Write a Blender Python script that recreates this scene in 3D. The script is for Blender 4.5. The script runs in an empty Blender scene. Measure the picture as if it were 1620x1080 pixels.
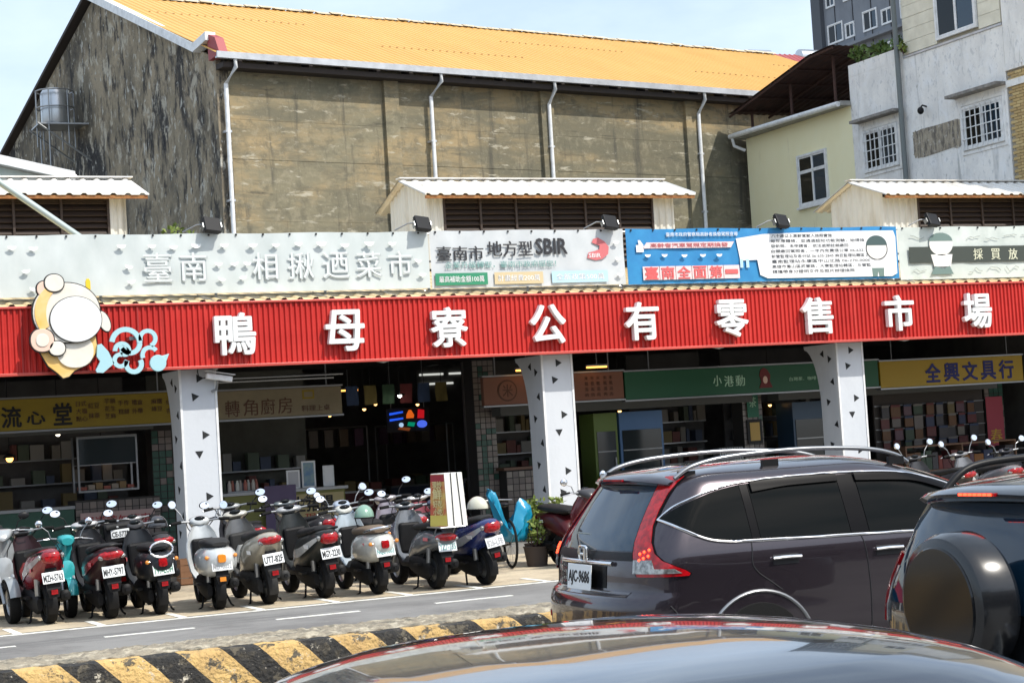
import bpy, math, random
import numpy as np
from mathutils import Vector, Matrix

# ------------------------------------------------------------------ camera, sky, sun, exposure
scene = bpy.context.scene
col = scene.collection
cam_data = bpy.data.cameras.new("camera"); cam = bpy.data.objects.new("camera", cam_data); col.objects.link(cam)
cam_data.sensor_width = 36.0; cam_data.lens = 36.0 * 2900 / 1620
cam_data.clip_start = 0.1; cam_data.clip_end = 3000
PSI, PIT, ROL, CAM_H = 0.4374, 0.0512, 0.0613, 1.85
_f = Vector((math.sin(PSI) * math.cos(PIT), math.cos(PSI) * math.cos(PIT), math.sin(PIT)))
_r = Vector((math.cos(PSI), -math.sin(PSI), 0)); _u = _r.cross(_f)
_r2 = _r * math.cos(ROL) - _u * math.sin(ROL); _u2 = _u * math.cos(ROL) + _r * math.sin(ROL)
M = Matrix.Identity(4)
for i in range(3):
    M[i][0] = _r2[i]; M[i][1] = _u2[i]; M[i][2] = -_f[i]
M[2][3] = CAM_H
cam.matrix_world = M
scene.camera = cam

SUN_EL, SUN_AZ = math.radians(52), math.radians(33)      # azimuth: to the right of straight behind the camera side
to_sun = Vector((math.sin(SUN_AZ) * math.cos(SUN_EL), -math.cos(SUN_AZ) * math.cos(SUN_EL), math.sin(SUN_EL)))
world = bpy.data.worlds.new("World"); scene.world = world; world.use_nodes = True
wn = world.node_tree.nodes; wl = world.node_tree.links
wn.clear()
w_out = wn.new("ShaderNodeOutputWorld"); w_bg = wn.new("ShaderNodeBackground")
sky = wn.new("ShaderNodeTexSky"); sky.sky_type = 'NISHITA'; sky.sun_disc = False
sky.sun_elevation = SUN_EL; sky.sun_rotation = math.pi - SUN_AZ
sky.air_density = 1.0; sky.dust_density = 3.0; sky.ozone_density = 1.0
# thin bright cloud veil over the whole sky, with a few denser puffs
w_tc = wn.new("ShaderNodeTexCoord"); w_map = wn.new("ShaderNodeMapping"); w_map.inputs['Scale'].default_value = (2.2, 2.2, 6.0)
w_noise = wn.new("ShaderNodeTexNoise"); w_noise.inputs['Scale'].default_value = 2.6; w_noise.inputs['Detail'].default_value = 7; w_noise.inputs['Roughness'].default_value = .55
w_ramp = wn.new("ShaderNodeValToRGB"); w_ramp.color_ramp.elements[0].position = .34; w_ramp.color_ramp.elements[1].position = .72; w_ramp.color_ramp.elements[0].color = (.45,.45,.45,1)
w_mix = wn.new("ShaderNodeMixRGB"); w_mix.inputs['Color2'].default_value = (4.05, 4.8, 5.7, 1)
wl.new(w_tc.outputs['Generated'], w_map.inputs['Vector']); wl.new(w_map.outputs[0], w_noise.inputs['Vector'])
wl.new(w_noise.outputs['Fac'], w_ramp.inputs['Fac']); wl.new(w_ramp.outputs['Color'], w_mix.inputs['Fac'])
wl.new(sky.outputs[0], w_mix.inputs['Color1']); wl.new(w_mix.outputs[0], w_bg.inputs['Color'])
w_bg.inputs['Strength'].default_value = 0.15
wl.new(w_bg.outputs[0], w_out.inputs['Surface'])
sun_d = bpy.data.lights.new("sun", 'SUN'); sun_d.energy = 2.9; sun_d.angle = math.radians(0.53); sun_d.color = (1.0, .95, .86)
sun = bpy.data.objects.new("sun", sun_d); col.objects.link(sun)
sun.rotation_euler = to_sun.to_track_quat('Z', 'Y').to_euler(); sun.location = (20, -20, 40)
scene.view_settings.view_transform = 'Standard'; scene.view_settings.look = 'None'
scene.view_settings.exposure = 0.63; scene.view_settings.gamma = 1.0
scene.render.engine = 'CYCLES'
scene.cycles.use_denoising = True
scene.cycles.max_bounces = 6; scene.cycles.diffuse_bounces = 3; scene.cycles.glossy_bounces = 4
scene.cycles.sample_clamp_indirect = 6.0

# ------------------------------------------------------------------ helpers
rnd = random.Random(7)
class MB:
    """collects shapes for one mesh object"""
    def __init__(s): s.v = []; s.f = []; s.m = []; s.xf = None
    def add(s, vs, fs, m=0):
        o = len(s.v)
        s.v += [tuple(s.xf @ Vector(p)) if s.xf else tuple(p) for p in vs]
        s.f += [tuple(o + i for i in f) for f in fs]; s.m += [m] * len(fs); return s
    def box(s, x0, x1, y0, y1, z0, z1, m=0):
        vs = [(x0,y0,z0),(x1,y0,z0),(x1,y1,z0),(x0,y1,z0),(x0,y0,z1),(x1,y0,z1),(x1,y1,z1),(x0,y1,z1)]
        return s.add(vs, [(3,2,1,0),(4,5,6,7),(0,1,5,4),(1,2,6,5),(2,3,7,6),(3,0,4,7)], m)
    def tube(s, path, r, n=8, m=0, close=False):
        path = [Vector(p) for p in path]; k = len(path); vs = []; fs = []
        rr = r if isinstance(r, (list, tuple)) else [r] * k
        up = Vector((0, 0, 1))
        for i, p in enumerate(path):
            a = path[i - 1] if (i or close) else p; b = path[(i + 1) % k] if (i < k - 1 or close) else p
            t = (b - a).normalized()
            ref = up if abs(t.dot(up)) < .95 else Vector((1, 0, 0))
            x = t.cross(ref).normalized(); y = x.cross(t)
            for j in range(n):
                q = 2 * math.pi * j / n
                vs.append(p + (x * math.cos(q) + y * math.sin(q)) * rr[i])
        for i in range(k if close else k - 1):
            for j in range(n):
                a = i * n + j; b = i * n + (j + 1) % n; c = ((i + 1) % k) * n + (j + 1) % n; d = ((i + 1) % k) * n + j
                fs.append((a, b, c, d))
        if not close:
            fs.append(tuple(range(n))[::-1]); fs.append(tuple((k - 1) * n + j for j in range(n)))
        return s.add(vs, fs, m)
    def lathe(s, prof, c, axis='z', n=24, m=0, a0=0, a1=2 * math.pi):
        """prof: (radius, height) pairs; axis through c"""
        full = abs(a1 - a0 - 2 * math.pi) < 1e-6; vs = []; fs = []; k = len(prof); nn = n if full else n + 1
        for j in range(nn):
            q = a0 + (a1 - a0) * j / n
            for r, h in prof:
                a, b = r * math.cos(q), r * math.sin(q)
                p = {'z': (a, b, h), 'y': (a, h, b), 'x': (h, a, b)}[axis]
                vs.append((p[0] + c[0], p[1] + c[1], p[2] + c[2]))
        for j in range(n):
            for i in range(k - 1):
                a = j * k + i; b = ((j + 1) % nn) * k + i
                fs.append((a, b, b + 1, a + 1))
        return s.add(vs, fs, m)
    def loft(s, rings, cap=True, m=0, closed=True):
        n = len(rings[0]); vs = [p for r in rings for p in r]; fs = []
        for i in range(len(rings) - 1):
            for j in range(n if closed else n - 1):
                fs.append((i*n+j, i*n+(j+1) % n, (i+1)*n+(j+1) % n, (i+1)*n+j))
        if cap and closed:
            fs.append(tuple(range(n))[::-1]); fs.append(tuple((len(rings)-1)*n+j for j in range(n)))
        return s.add(vs, fs, m)
    def prism(s, poly, a0, a1, axis='y', m=0):
        """poly in the plane across axis: y->(x,z), x->(y,z), z->(x,y)"""
        def P(p, a): return {'y': (p[0], a, p[1]), 'x': (a, p[0], p[1]), 'z': (p[0], p[1], a)}[axis]
        n = len(poly)
        vs = [P(p, a0) for p in poly] + [P(p, a1) for p in poly]
        fs = [tuple(range(n)), tuple(range(2*n-1, n-1, -1))] + [(i, n+i, n+(i+1) % n, (i+1) % n) for i in range(n)]
        return s.add(vs, fs, m)
    def build(s, name, mats, parent=None, smooth=None, bevel=0, fix=True):
        me = bpy.data.meshes.new(name)
        me.from_pydata(s.v, [], s.f, shade_flat=smooth is None)
        if not isinstance(mats, (list, tuple)): mats = [mats]
        for mt in mats: me.materials.append(mt)
        if len(mats) > 1: me.polygons.foreach_set('material_index', s.m)
        if fix:
            import bmesh
            bm = bmesh.new(); bm.from_mesh(me); bmesh.ops.recalc_face_normals(bm, faces=bm.faces); bm.to_mesh(me); bm.free()
        if smooth is not None: me.set_sharp_from_angle(angle=math.radians(smooth))
        o = bpy.data.objects.new(name, me); col.objects.link(o)
        if parent: o.parent = parent
        if bevel:
            b = o.modifiers.new("edge", 'BEVEL'); b.width = bevel; b.segments = 2; b.limit_method = 'ANGLE'; b.angle_limit = math.radians(40)
        return o

def obj(name, me, parent=None, loc=(0,0,0), rot=(0,0,0), scale=(1,1,1)):
    o = bpy.data.objects.new(name, me); col.objects.link(o); o.parent = parent
    o.location = loc; o.rotation_euler = rot; o.scale = scale; return o
def thing(name, label, cat, loc=(0,0,0), rz=0, group=None):
    o = bpy.data.objects.new(name, None); col.objects.link(o); o.empty_display_size = .1
    o.location = loc; o.rotation_euler = (0, 0, rz); return tag(o, label, cat, group)
def tag(o, label, cat, group=None):
    o['label'] = label; o['category'] = cat
    if group: o['group'] = group
    return o
def struct(o): o['kind'] = 'structure'; return o
def box_obj(name, b, mt, parent=None, bevel=0): return MB().box(*b).build(name, mt, parent, bevel=bevel)
def ring(x, zc, hh, hw, n=16, e=2.4, flat=0):
    """superellipse ring across x"""
    out = []
    for j in range(n):
        q = 2 * math.pi * (j + .5) / n; c, s_ = math.cos(q), math.sin(q)
        out.append((x, hw * math.copysign(abs(c) ** (2 / e), c), zc + hh * math.copysign(abs(s_) ** (2 / e), s_)))
    return out
def ball(b, c, r, n=14, k=8, m=0, top=1.0, bot=-1.0):
    """ellipsoid (or a slice of one) with radii r"""
    vs = []; fs = []
    a0, a1 = math.asin(bot), math.asin(top)
    for i in range(k + 1):
        a = a0 + (a1 - a0) * i / k
        for j in range(n):
            q = 2 * math.pi * j / n
            vs.append((c[0] + r[0]*math.cos(a)*math.cos(q), c[1] + r[1]*math.cos(a)*math.sin(q), c[2] + r[2]*math.sin(a)))
    for i in range(k):
        for j in range(n): fs.append((i*n+j, i*n+(j+1) % n, (i+1)*n+(j+1) % n, (i+1)*n+j))
    return b.add(vs, fs, m)

_txt = {}
def text_geo(body, extrude=.01, bold=0.0, res=2):
    """glyph geometry, one em high, in the XZ plane facing -Y, centred"""
    key = (body, extrude, bold, res)
    if key in _txt: return _txt[key]
    c = bpy.data.curves.new("glyphs", 'FONT'); c.body = body; c.extrude = extrude; c.offset = bold; c.resolution_u = res
    c.align_x = 'LEFT'
    o = bpy.data.objects.new("glyphs", c); col.objects.link(o)
    dg = bpy.context.evaluated_depsgraph_get(); dg.update()
    me = o.evaluated_get(dg).to_mesh()
    v = np.array([tuple(p.co) for p in me.vertices]); f = [tuple(p.vertices) for p in me.polygons]
    o.evaluated_get(dg).to_mesh_clear(); bpy.data.objects.remove(o); bpy.data.curves.remove(c)
    lo, hi = v.min(0), v.max(0); v = v - (lo + hi) / 2; size = hi - lo
    _txt[key] = (v, f, size); return _txt[key]
def text(name, body, mt, parent, x, y, z, w=None, h=None, depth=.006, bold=0.0, res=2, axis='-y', slant=0):
    """lettering centred at (x, y, z), fitted to width w and/or height h; front face looks along axis"""
    v, f, size = text_geo(body, .01, 0.0, res)
    sx = w / size[0] if w else h / size[1]; sz = h / size[1] if h else w / size[0]
    out = MB(); e = bold * .75
    shifts = [(0, 0)] if bold < .008 else ([(-e, 0), (e, 0), (0, 0)] if bold < .025 else [(-e, 0), (e, 0), (0, -e), (0, e), (-e*.7, -e*.7), (e*.7, e*.7), (-e*.7, e*.7), (e*.7, -e*.7), (0, 0)])
    for k, (ex, ez) in enumerate(shifts):          # heavier strokes: staggered copies of the glyphs
        pts = []
        for a, b, c in v:
            X, Z, D = (a + ex) * sx + slant * b * sz, (b + ez) * sz, c / .02 * depth + k * .0005
            if axis == '-y': pts.append((x + X, y - D, z + Z))
            elif axis == '-x': pts.append((x - D, y - X, z + Z))
            else: pts.append((x + X, y + Z, z + D))
        out.add(pts, f)
    return out.build(name, mt, parent, fix=False)

# ------------------------------------------------------------------ materials
_mats = {}
def N(nt, t, **kw):
    n = nt.nodes.new(t)
    for k, v in kw.items():
        if k in n.inputs: n.inputs[k].default_value = v
        else: setattr(n, k, v)
    return n
def mat(name, c, rough=.6, metal=0.0, var=0.0, scale=4.0, bump=0.0, bscale=None, coat=0.0, c2=None, stretch=(1,1,1), spec=.5, emit=None, estr=0, lo=.35, hi=.7, detail=6, alpha=None):
    """plain principled surface; var darkens/lightens it with noise, c2 is a second colour in patches"""
    if name in _mats: return _mats[name]
    m = bpy.data.materials.new(name); m.use_nodes = True; nt = m.node_tree; L = nt.links
    p = nt.nodes['Principled BSDF']
    p.inputs['Roughness'].default_value = rough; p.inputs['Metallic'].default_value = metal
    p.inputs['Coat Weight'].default_value = coat; p.inputs['Coat Roughness'].default_value = .03
    p.inputs['Specular IOR Level'].default_value = spec
    p.inputs['Base Color'].default_value = (*c, 1)
    if emit: p.inputs['Emission Color'].default_value = (*emit, 1); p.inputs['Emission Strength'].default_value = estr
    if c2 or var or bump:
        tc = N(nt, 'ShaderNodeTexCoord'); mp = N(nt, 'ShaderNodeMapping'); mp.inputs['Scale'].default_value = stretch
        L.new(tc.outputs['Object'], mp.inputs['Vector'])
        no = N(nt, 'ShaderNodeTexNoise', Scale=scale, Detail=detail, Roughness=.62); L.new(mp.outputs[0], no.inputs['Vector'])
        if c2 or var:
            rp = N(nt, 'ShaderNodeValToRGB'); e = rp.color_ramp.elements
            e[0].position = lo; e[1].position = hi
            d = c2 or tuple(x * (1 - var) for x in c)
            e[0].color = (*c, 1); e[1].color = (*d, 1)
            L.new(no.outputs['Fac'], rp.inputs['Fac']); L.new(rp.outputs['Color'], p.inputs['Base Color'])
        if bump:
            bn = N(nt, 'ShaderNodeTexNoise', Scale=bscale or scale * 6, Detail=5); L.new(mp.outputs[0], bn.inputs['Vector'])
            bp = N(nt, 'ShaderNodeBump', Strength=bump, Distance=.02); L.new(bn.outputs['Fac'], bp.inputs['Height']); L.new(bp.outputs[0], p.inputs['Normal'])
    _mats[name] = m; return m

def mat_layers(name, base, layers, rough=.9, bump=.4, bscale=18, bstretch=(1,1,1)):
    """base colour with a list of (colour, scale, stretch, lo, hi, amount) stains on top"""
    m = bpy.data.materials.new(name); m.use_nodes = True; nt = m.node_tree; L = nt.links
    p = nt.nodes['Principled BSDF']; p.inputs['Roughness'].default_value = rough; p.inputs['Specular IOR Level'].default_value = .25
    tc = N(nt, 'ShaderNodeTexCoord'); cur = None
    for i, (c, sc, st, lo, hi, am) in enumerate(layers):
        mp = N(nt, 'ShaderNodeMapping'); mp.inputs['Scale'].default_value = st; mp.inputs['Location'].default_value = (i * 3.7, i * 1.9, i * 5.3)
        L.new(tc.outputs['Object'], mp.inputs['Vector'])
        no = N(nt, 'ShaderNodeTexNoise', Scale=sc, Detail=9, Roughness=.66, Distortion=.3); L.new(mp.outputs[0], no.inputs['Vector'])
        rp = N(nt, 'ShaderNodeValToRGB'); e = rp.color_ramp.elements; e[0].position = lo; e[1].position = hi
        e[0].color = (0, 0, 0, 1); e[1].color = (am, am, am, 1)
        L.new(no.outputs['Fac'], rp.inputs['Fac'])
        mx = N(nt, 'ShaderNodeMixRGB'); mx.inputs['Color2'].default_value = (*c, 1)
        if cur is None: mx.inputs['Color1'].default_value = (*base, 1)
        else: L.new(cur, mx.inputs['Color1'])
        L.new(rp.outputs['Color'], mx.inputs['Fac']); cur = mx.outputs[0]
    L.new(cur, p.inputs['Base Color'])
    mp = N(nt, 'ShaderNodeMapping'); mp.inputs['Scale'].default_value = bstretch; L.new(tc.outputs['Object'], mp.inputs['Vector'])
    bn = N(nt, 'ShaderNodeTexNoise', Scale=bscale, Detail=8); L.new(mp.outputs[0], bn.inputs['Vector'])
    bp = N(nt, 'ShaderNodeBump', Strength=bump, Distance=.03); L.new(bn.outputs['Fac'], bp.inputs['Height']); L.new(bp.outputs[0], p.inputs['Normal'])
    return m

M_asphalt = mat_layers('asphalt', (.23,.225,.215), [((.15,.145,.14), .8, (1,1,1), .42, .62, .85), ((.25,.24,.225), 45, (1,1,1), .55, .7, .5), ((.10,.10,.10), .45, (.25,2.4,1), .53, .66, .6), ((.07,.07,.07), 2.2, (1,1,1), .66, .72, .7), ((.30,.28,.25), 6, (1,1,1), .62, .70, .5)], rough=.85, bump=.35, bscale=60)
M_dirt = mat_layers('ground_dirt', (.24,.21,.17), [((.16,.15,.13), .3, (1,1,1), .4, .6, .8)], bump=.2)
M_apron = mat_layers('apron_concrete', (.50,.42,.30), [((.30,.25,.19), 1.3, (1,1,1), .45, .62, .75), ((.62,.52,.36), 3.5, (1,1,1), .5, .7, .6), ((.12,.11,.10), .9, (1,1,1), .58, .72, .8)], bump=.5, bscale=20)
M_line = mat('road_paint', (.80,.79,.72), .7, c2=(.45,.43,.38), scale=9, lo=.5, hi=.72)
M_concrete = mat_layers('old_concrete', (.30,.26,.195), [((.17,.15,.12), 6, (1,1,1), .45, .6, .8), ((.58,.52,.40), 9, (1,1,1), .5, .65, .7), ((.10,.10,.08), 7, (1,1,1), .56, .66, .8)], bump=.9, bscale=25)
M_gable = mat_layers('mouldy_gable', (.32,.265,.185), [((.075,.068,.055), .17, (1,1,.8), .46, .55, .90), ((.20,.17,.12), 1.3, (1,1,.6), .46, .60, .7), ((.030,.030,.032), .75, (1,1,.45), .50, .57, .93), ((.44,.40,.32), 1.7, (1,1,.7), .555, .61, .88), ((.025,.025,.028), 3.6, (1,1,.32), .54, .61, .85), ((.50,.49,.44), 6.5, (1,1,.5), .585, .64, .85), ((.14,.13,.11), 10, (1,1,.6), .55, .62, .7)], bump=.7, bscale=8)
M_wallf = mat_layers('olive_concrete', (.235,.21,.14), [((.37,.28,.155), .10, (1,1,2.4), .48, .55, .9), ((.145,.138,.10), .22, (.5,.5,2.0), .47, .57, .85), ((.17,.155,.11), 1.6, (.5,.5,2.6), .50, .60, .7), ((.34,.30,.21), 4.5, (1,1,1.1), .52, .66, .5), ((.14,.128,.092), 3.6, (1,1,.9), .53, .66, .6), ((.085,.08,.066), 1.0, (2.4,2.4,.25), .565, .67, .75), ((.50,.46,.36), 2.6, (.6,.6,2.2), .60, .67, .75), ((.48,.44,.35), 13, (1,1,1.0), .61, .68, .4), ((.06,.057,.05), 1.3, (.45,.45,2.6), .61, .69, .7)], bump=.35, bscale=7, bstretch=(.8,.8,1.2))
M_roof_y = mat('roof_yellow', (.62,.355,.10), .55, c2=(.55,.30,.075), scale=.8, stretch=(1,.3,.3), lo=.35, hi=.75, metal=.0, spec=.4)
M_white_trim = mat('white_metal', (.84,.85,.85), .45, var=.25, scale=6)
M_gutter = mat('grey_gutter', (.58,.60,.63), .4, metal=.3, var=.3, scale=3)
M_dark = mat('dark_timber', (.035,.026,.022), .8)
M_red_s = mat_layers('red_steel', (.54,.034,.027), [((.43,.024,.02), 1.2, (.5,1,1), .42, .66, .8), ((.66,.075,.06), 3.0, (1.5,1,.15), .55, .72, .6), ((.30,.03,.025), 4.0, (1.6,1,.12), .62, .74, .6)], rough=.45, bump=.05)
M_letter = mat('white_letters', (.80,.81,.80), .35)
M_corr = mat('white_corrugated', (.66,.66,.62), .5, c2=(.50,.47,.40), scale=3, stretch=(1,1,.3), lo=.5, hi=.75)
M_corr_roof = mat('white_roof_sheet', (.72,.70,.66), .5, c2=(.55,.50,.43), scale=1.6, lo=.5, hi=.72)
M_rust = mat('rust', (.22,.085,.03), .9, c2=(.38,.19,.07), scale=9)
M_black = mat('black_plastic', (.012,.012,.013), .42, spec=.2)
M_rubber = mat('rubber', (.014,.014,.014), .85, bump=.15, bscale=80, spec=.12)
M_chrome = mat('chrome', (.75,.76,.78), .12, metal=1.0)
M_steel = mat('steel_grey', (.32,.33,.34), .4, metal=.8)
M_alloy = mat('alloy', (.5,.5,.52), .3, metal=.9)
M_tint = mat('tinted_glass', (.004,.005,.005), .05, spec=.10)
M_carblk = mat('car_black', (.006,.006,.007), .25, spec=.06)
M_glass = mat('dark_glass', (.006,.008,.009), .04, spec=.32)
M_glass_b = mat('blue_glass', (.006,.026,.050), .04, spec=.7)
M_mirror = mat('mirror', (.85,.87,.9), .03, metal=1.0)
M_redlens = mat('red_lens', (.42,.004,.008), .16, coat=.35, var=.55, scale=26, lo=.4, hi=.62)
M_clear = mat('clear_lens', (.42,.42,.41), .14, coat=.6, metal=.5, var=.6, scale=30, lo=.42, hi=.6)
M_orange = mat('amber_lens', (.75,.25,.02), .15, coat=1.0)
M_plate = mat('plate_white', (.78,.80,.80), .4)
M_ink = mat('black_ink', (.012,.012,.014), .6)
M_green_ink = mat('green_ink', (.02,.16,.08), .6)
# ================================================================== GROUND
g = MB(); g.add([(-900,-900,-.03),(1200,-900,-.03),(1200,1500,-.03),(-900,1500,-.03)], [(0,1,2,3)])
struct(g.build('ground', M_dirt))
g = MB(); g.add([(-80,-9,0),(160,-9,0),(160,20.98,0),(-80,20.98,0)], [(0,1,2,3)])
road = struct(g.build('road', M_asphalt))
g = MB(); g.add([(-80,20.9,.006),(160,20.9,.006),(160,26.1,.006),(-80,26.1,.006)], [(0,1,2,3)])
pavement = struct(g.build('pavement', M_apron))
box_obj('parking_line', (-10, 40, 20.70, 20.80, .003, .009), M_line, road)
for k in range(-3, 16):
    x = 3.46 + .93 * k
    box_obj('parking_tick', (x, x + .09, 20.80, 21.55, .008, .0115), M_line, pavement)
for k in range(-4, 14):
    x = 4.17 + 1.885 * k
    box_obj('lane_dash', (x, x + .97, 19.44, 19.52, .001, .005), M_line, road)

# striped traffic island
def stripe_material():
    m = bpy.data.materials.new('stripe_paint'); m.use_nodes = True; nt = m.node_tree; L = nt.links; p = nt.nodes['Principled BSDF']
    p.inputs['Roughness'].default_value = .8
    tc = N(nt, 'ShaderNodeTexCoord'); sp = N(nt, 'ShaderNodeSeparateXYZ'); L.new(tc.outputs['Object'], sp.inputs[0])
    ns = N(nt, 'ShaderNodeTexNoise', Scale=9.0, Detail=3); L.new(tc.outputs['Object'], ns.inputs['Vector'])
    def math_(op, a, b=None, c=None):
        n = N(nt, 'ShaderNodeMath', operation=op)
        for i, q in enumerate((a, b, c)):
            if q is None: continue
            if isinstance(q, (int, float)): n.inputs[i].default_value = q
            else: L.new(q, n.inputs[i])
        return n.outputs[0]
    t = math_('ADD', sp.outputs['X'], sp.outputs['Z']); t = math_('MULTIPLY_ADD', ns.outputs['Fac'], .03, t)
    t = math_('MULTIPLY', math_('ADD', t, -2.73 - .45 + 57.8 - .015), 1 / .578)
    t = math_('LESS_THAN', math_('FRACT', t), .545)
    def nz(scale, lo, hi, off):
        mp = N(nt, 'ShaderNodeMapping'); mp.inputs['Location'].default_value = (off, off, off); L.new(tc.outputs['Object'], mp.inputs[0])
        a = N(nt, 'ShaderNodeTexNoise', Scale=scale, Detail=8, Roughness=.7); L.new(mp.outputs[0], a.inputs['Vector'])
        r = N(nt, 'ShaderNodeValToRGB'); r.color_ramp.elements[0].position = lo; r.color_ramp.elements[1].position = hi
        L.new(a.outputs['Fac'], r.inputs[0]); return r.outputs[0]
    yl = N(nt, 'ShaderNodeMixRGB', Color1=(.60,.40,.15,1), Color2=(.42,.27,.11,1)); L.new(nz(3.5, .4, .7, 2), yl.inputs[0])
    bk = N(nt, 'ShaderNodeMixRGB', Color1=(.018,.017,.016,1), Color2=(.085,.072,.05,1)); L.new(nz(14, .5, .75, 5), bk.inputs[0])
    mx = N(nt, 'ShaderNodeMixRGB'); L.new(t, mx.inputs[0]); L.new(bk.outputs[0], mx.inputs[1]); L.new(yl.outputs[0], mx.inputs[2])
    wr = N(nt, 'ShaderNodeMixRGB', Color2=(.10,.085,.06,1)); L.new(nz(8, .555, .60, 9), wr.inputs[0]); L.new(mx.outputs[0], wr.inputs[1])
    wr2 = N(nt, 'ShaderNodeMixRGB', Color2=(.55,.50,.40,1)); L.new(nz(13, .60, .66, 14), wr2.inputs[0]); L.new(wr.outputs[0], wr2.inputs[1])
    L.new(wr2.outputs[0], p.inputs['Base Color'])
    bn = N(nt, 'ShaderNodeTexNoise', Scale=30, Detail=6); L.new(tc.outputs['Object'], bn.inputs['Vector'])
    bp = N(nt, 'ShaderNodeBump', Strength=1.0, Distance=.03); L.new(bn.outputs['Fac'], bp.inputs['Height']); L.new(bp.outputs[0], p.inputs['Normal'])
    return m
M_stripe = stripe_material()
isl = thing('traffic_island', 'concrete traffic island with worn yellow and black diagonal stripes beside the slow lane', 'traffic island')
def strip(name, prof, x0, x1, nx, mt, amp):
    """a long kerb-like strip: the (y, z) profile swept along x with small roughness"""
    rings = []
    r2 = random.Random(3)
    for i in range(nx + 1):
        x = x0 + (x1 - x0) * i / nx
        rings.append([(x, y + r2.uniform(-amp, amp), max(-.02, z + r2.uniform(-amp, amp))) for y, z in prof])
    return MB().loft(rings, cap=True).build(name, mt, isl, smooth=50)
strip('kerb_face', [(12.96,-.02),(12.97,.2),(12.985,.40),(13.01,.44),(13.10,.45),(13.11,.30),(13.11,-.02)], -6, 30, 520, M_stripe, .005)
strip('island_top', [(13.115,.28),(13.115,.452),(13.18,.465),(13.26,.475),(13.34,.468),(13.42,.476),(13.50,.47),(13.56,.475),(13.61,.468),(13.65,.46),(13.69,.45),(13.72,.38),(13.73,-.02),(13.3,-.02)], -6, 30, 900, M_concrete, .010)

# ================================================================== MARKET BUILDING
mk = thing('market_building', 'long open market hall with red ribbed fascia and white columns', 'market building')
FX0, FX1, FY = -2.0, 27.1, 26.27
def ribbed(name, x0, x1, z0, z1, y, pitch, depth, mt, parent, thick=.01):
    """vertical-ribbed sheet facing -y"""
    pts = []; x = x0; b = MB()
    while x < x1:
        for fx, d in ((0, 0), (.18, -depth), (.50, -depth), (.68, 0)): pts.append((min(x + fx * pitch, x1), y + d))
        x += pitch
    pts.append((x1, y))
    vs = [(a, c, z0) for a, c in pts] + [(a, c, z1) for a, c in pts]; n = len(pts)
    b.add(vs, [(i, i + 1, n + i + 1, n + i) for i in range(n - 1)])
    b.box(x0, x1, y + .004, y + .004 + thick, z0, z1)
    return b.build(name, mt, parent)
fascia = ribbed('fascia', FX0, FX1, 3.15, 4.05, FY, .083, .028, M_red_s, mk)
M_flange = mat('sunlit_red_flange', (.60,.085,.065), .35, var=.25, scale=2)  # lighter than the fascia red, sunlight put into the colour
MB().box(FX0, FX1, FY - .06, FY + .03, 3.105, 3.148).build('lower_flange', M_flange, fascia, bevel=.006)
MB().box(FX0, FX1, FY - .05, FY + .06, 4.052, 4.085).build('upper_flange', M_flange, fascia, bevel=.006)
for k in range(17): box_obj('sheet_joint', (FX0 + .083*20*k + .02, FX0 + .083*20*k + .038, FY - .031, FY - .002, 3.15, 4.05), mat('joint_red', (.34,.022,.018), .5), fascia)
for i, ch in enumerate("鴨母寮公有零售市場"):
    x = 7.74 + 1.713 * i
    text('letter', ch, M_letter, fascia, x, FY - .095, 3.595 - .003 * i, w=.60, h=.60, depth=.09, bold=.028, res=3)
# front slope of the roof, cream sheet with ribs
M_cream = mat('cream_sheet', (.72,.56,.30), .5, c2=(.58,.44,.24), scale=2)
b = MB(); n = 0; x = FX0; pts = []
while x < FX1:
    for fx, d in ((0, 0), (.12, .03), (.3, .03), (.42, 0)): pts.append((x + fx * .25, d))
    x += .25
def zr(y): return 4.09 + (y - 26.25) * .19
rows = [26.23, 29.0, 33.0]
for y in rows:
    for a, d in pts: b.v.append((a, y, zr(y) + d))
n = len(pts)
for k in range(len(rows) - 1):
    for i in range(n - 1): b.f.append((k*n+i, k*n+i+1, (k+1)*n+i+1, (k+1)*n+i)); b.m.append(0)
b.build('roof_sheet', M_cream, mk, fix=False)
MB().prism([(33.0, zr(33)), (39.6, 4.3), (39.6, 4.2), (33.0, zr(33) - .12), (26.3, 4.0), (26.3, 4.06)], FX0, FX1, 'x').build('roof_deck', mat('roof_deck_grey', (.10,.10,.10), .8), mk)
# hall interior
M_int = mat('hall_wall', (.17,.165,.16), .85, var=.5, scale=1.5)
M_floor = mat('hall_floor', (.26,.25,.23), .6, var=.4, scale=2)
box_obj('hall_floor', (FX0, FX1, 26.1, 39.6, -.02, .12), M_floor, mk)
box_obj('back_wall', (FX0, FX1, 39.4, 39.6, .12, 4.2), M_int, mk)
box_obj('side_wall', (FX1 - .2, FX1, 29.0, 39.4, .12, 4.3), M_int, mk)
box_obj('side_wall', (FX0, FX0 + .2, 29.0, 39.4, .12, 4.3), M_int, mk)
M_beam = mat('ceiling_beam', (.055,.055,.055), .6)
for y in (26.9, 29.8, 33, 36): box_obj('ceiling_beam', (FX0, FX1, y, y + .14, 3.46, 3.60), M_beam, mk)
for x in (1.2, 7.2, 10.1, 13.15, 16.1, 18.95, 22): box_obj('ceiling_joist', (x, x + .12, 26.4, 39.4, 3.57, 3.80), M_beam, mk)

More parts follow.
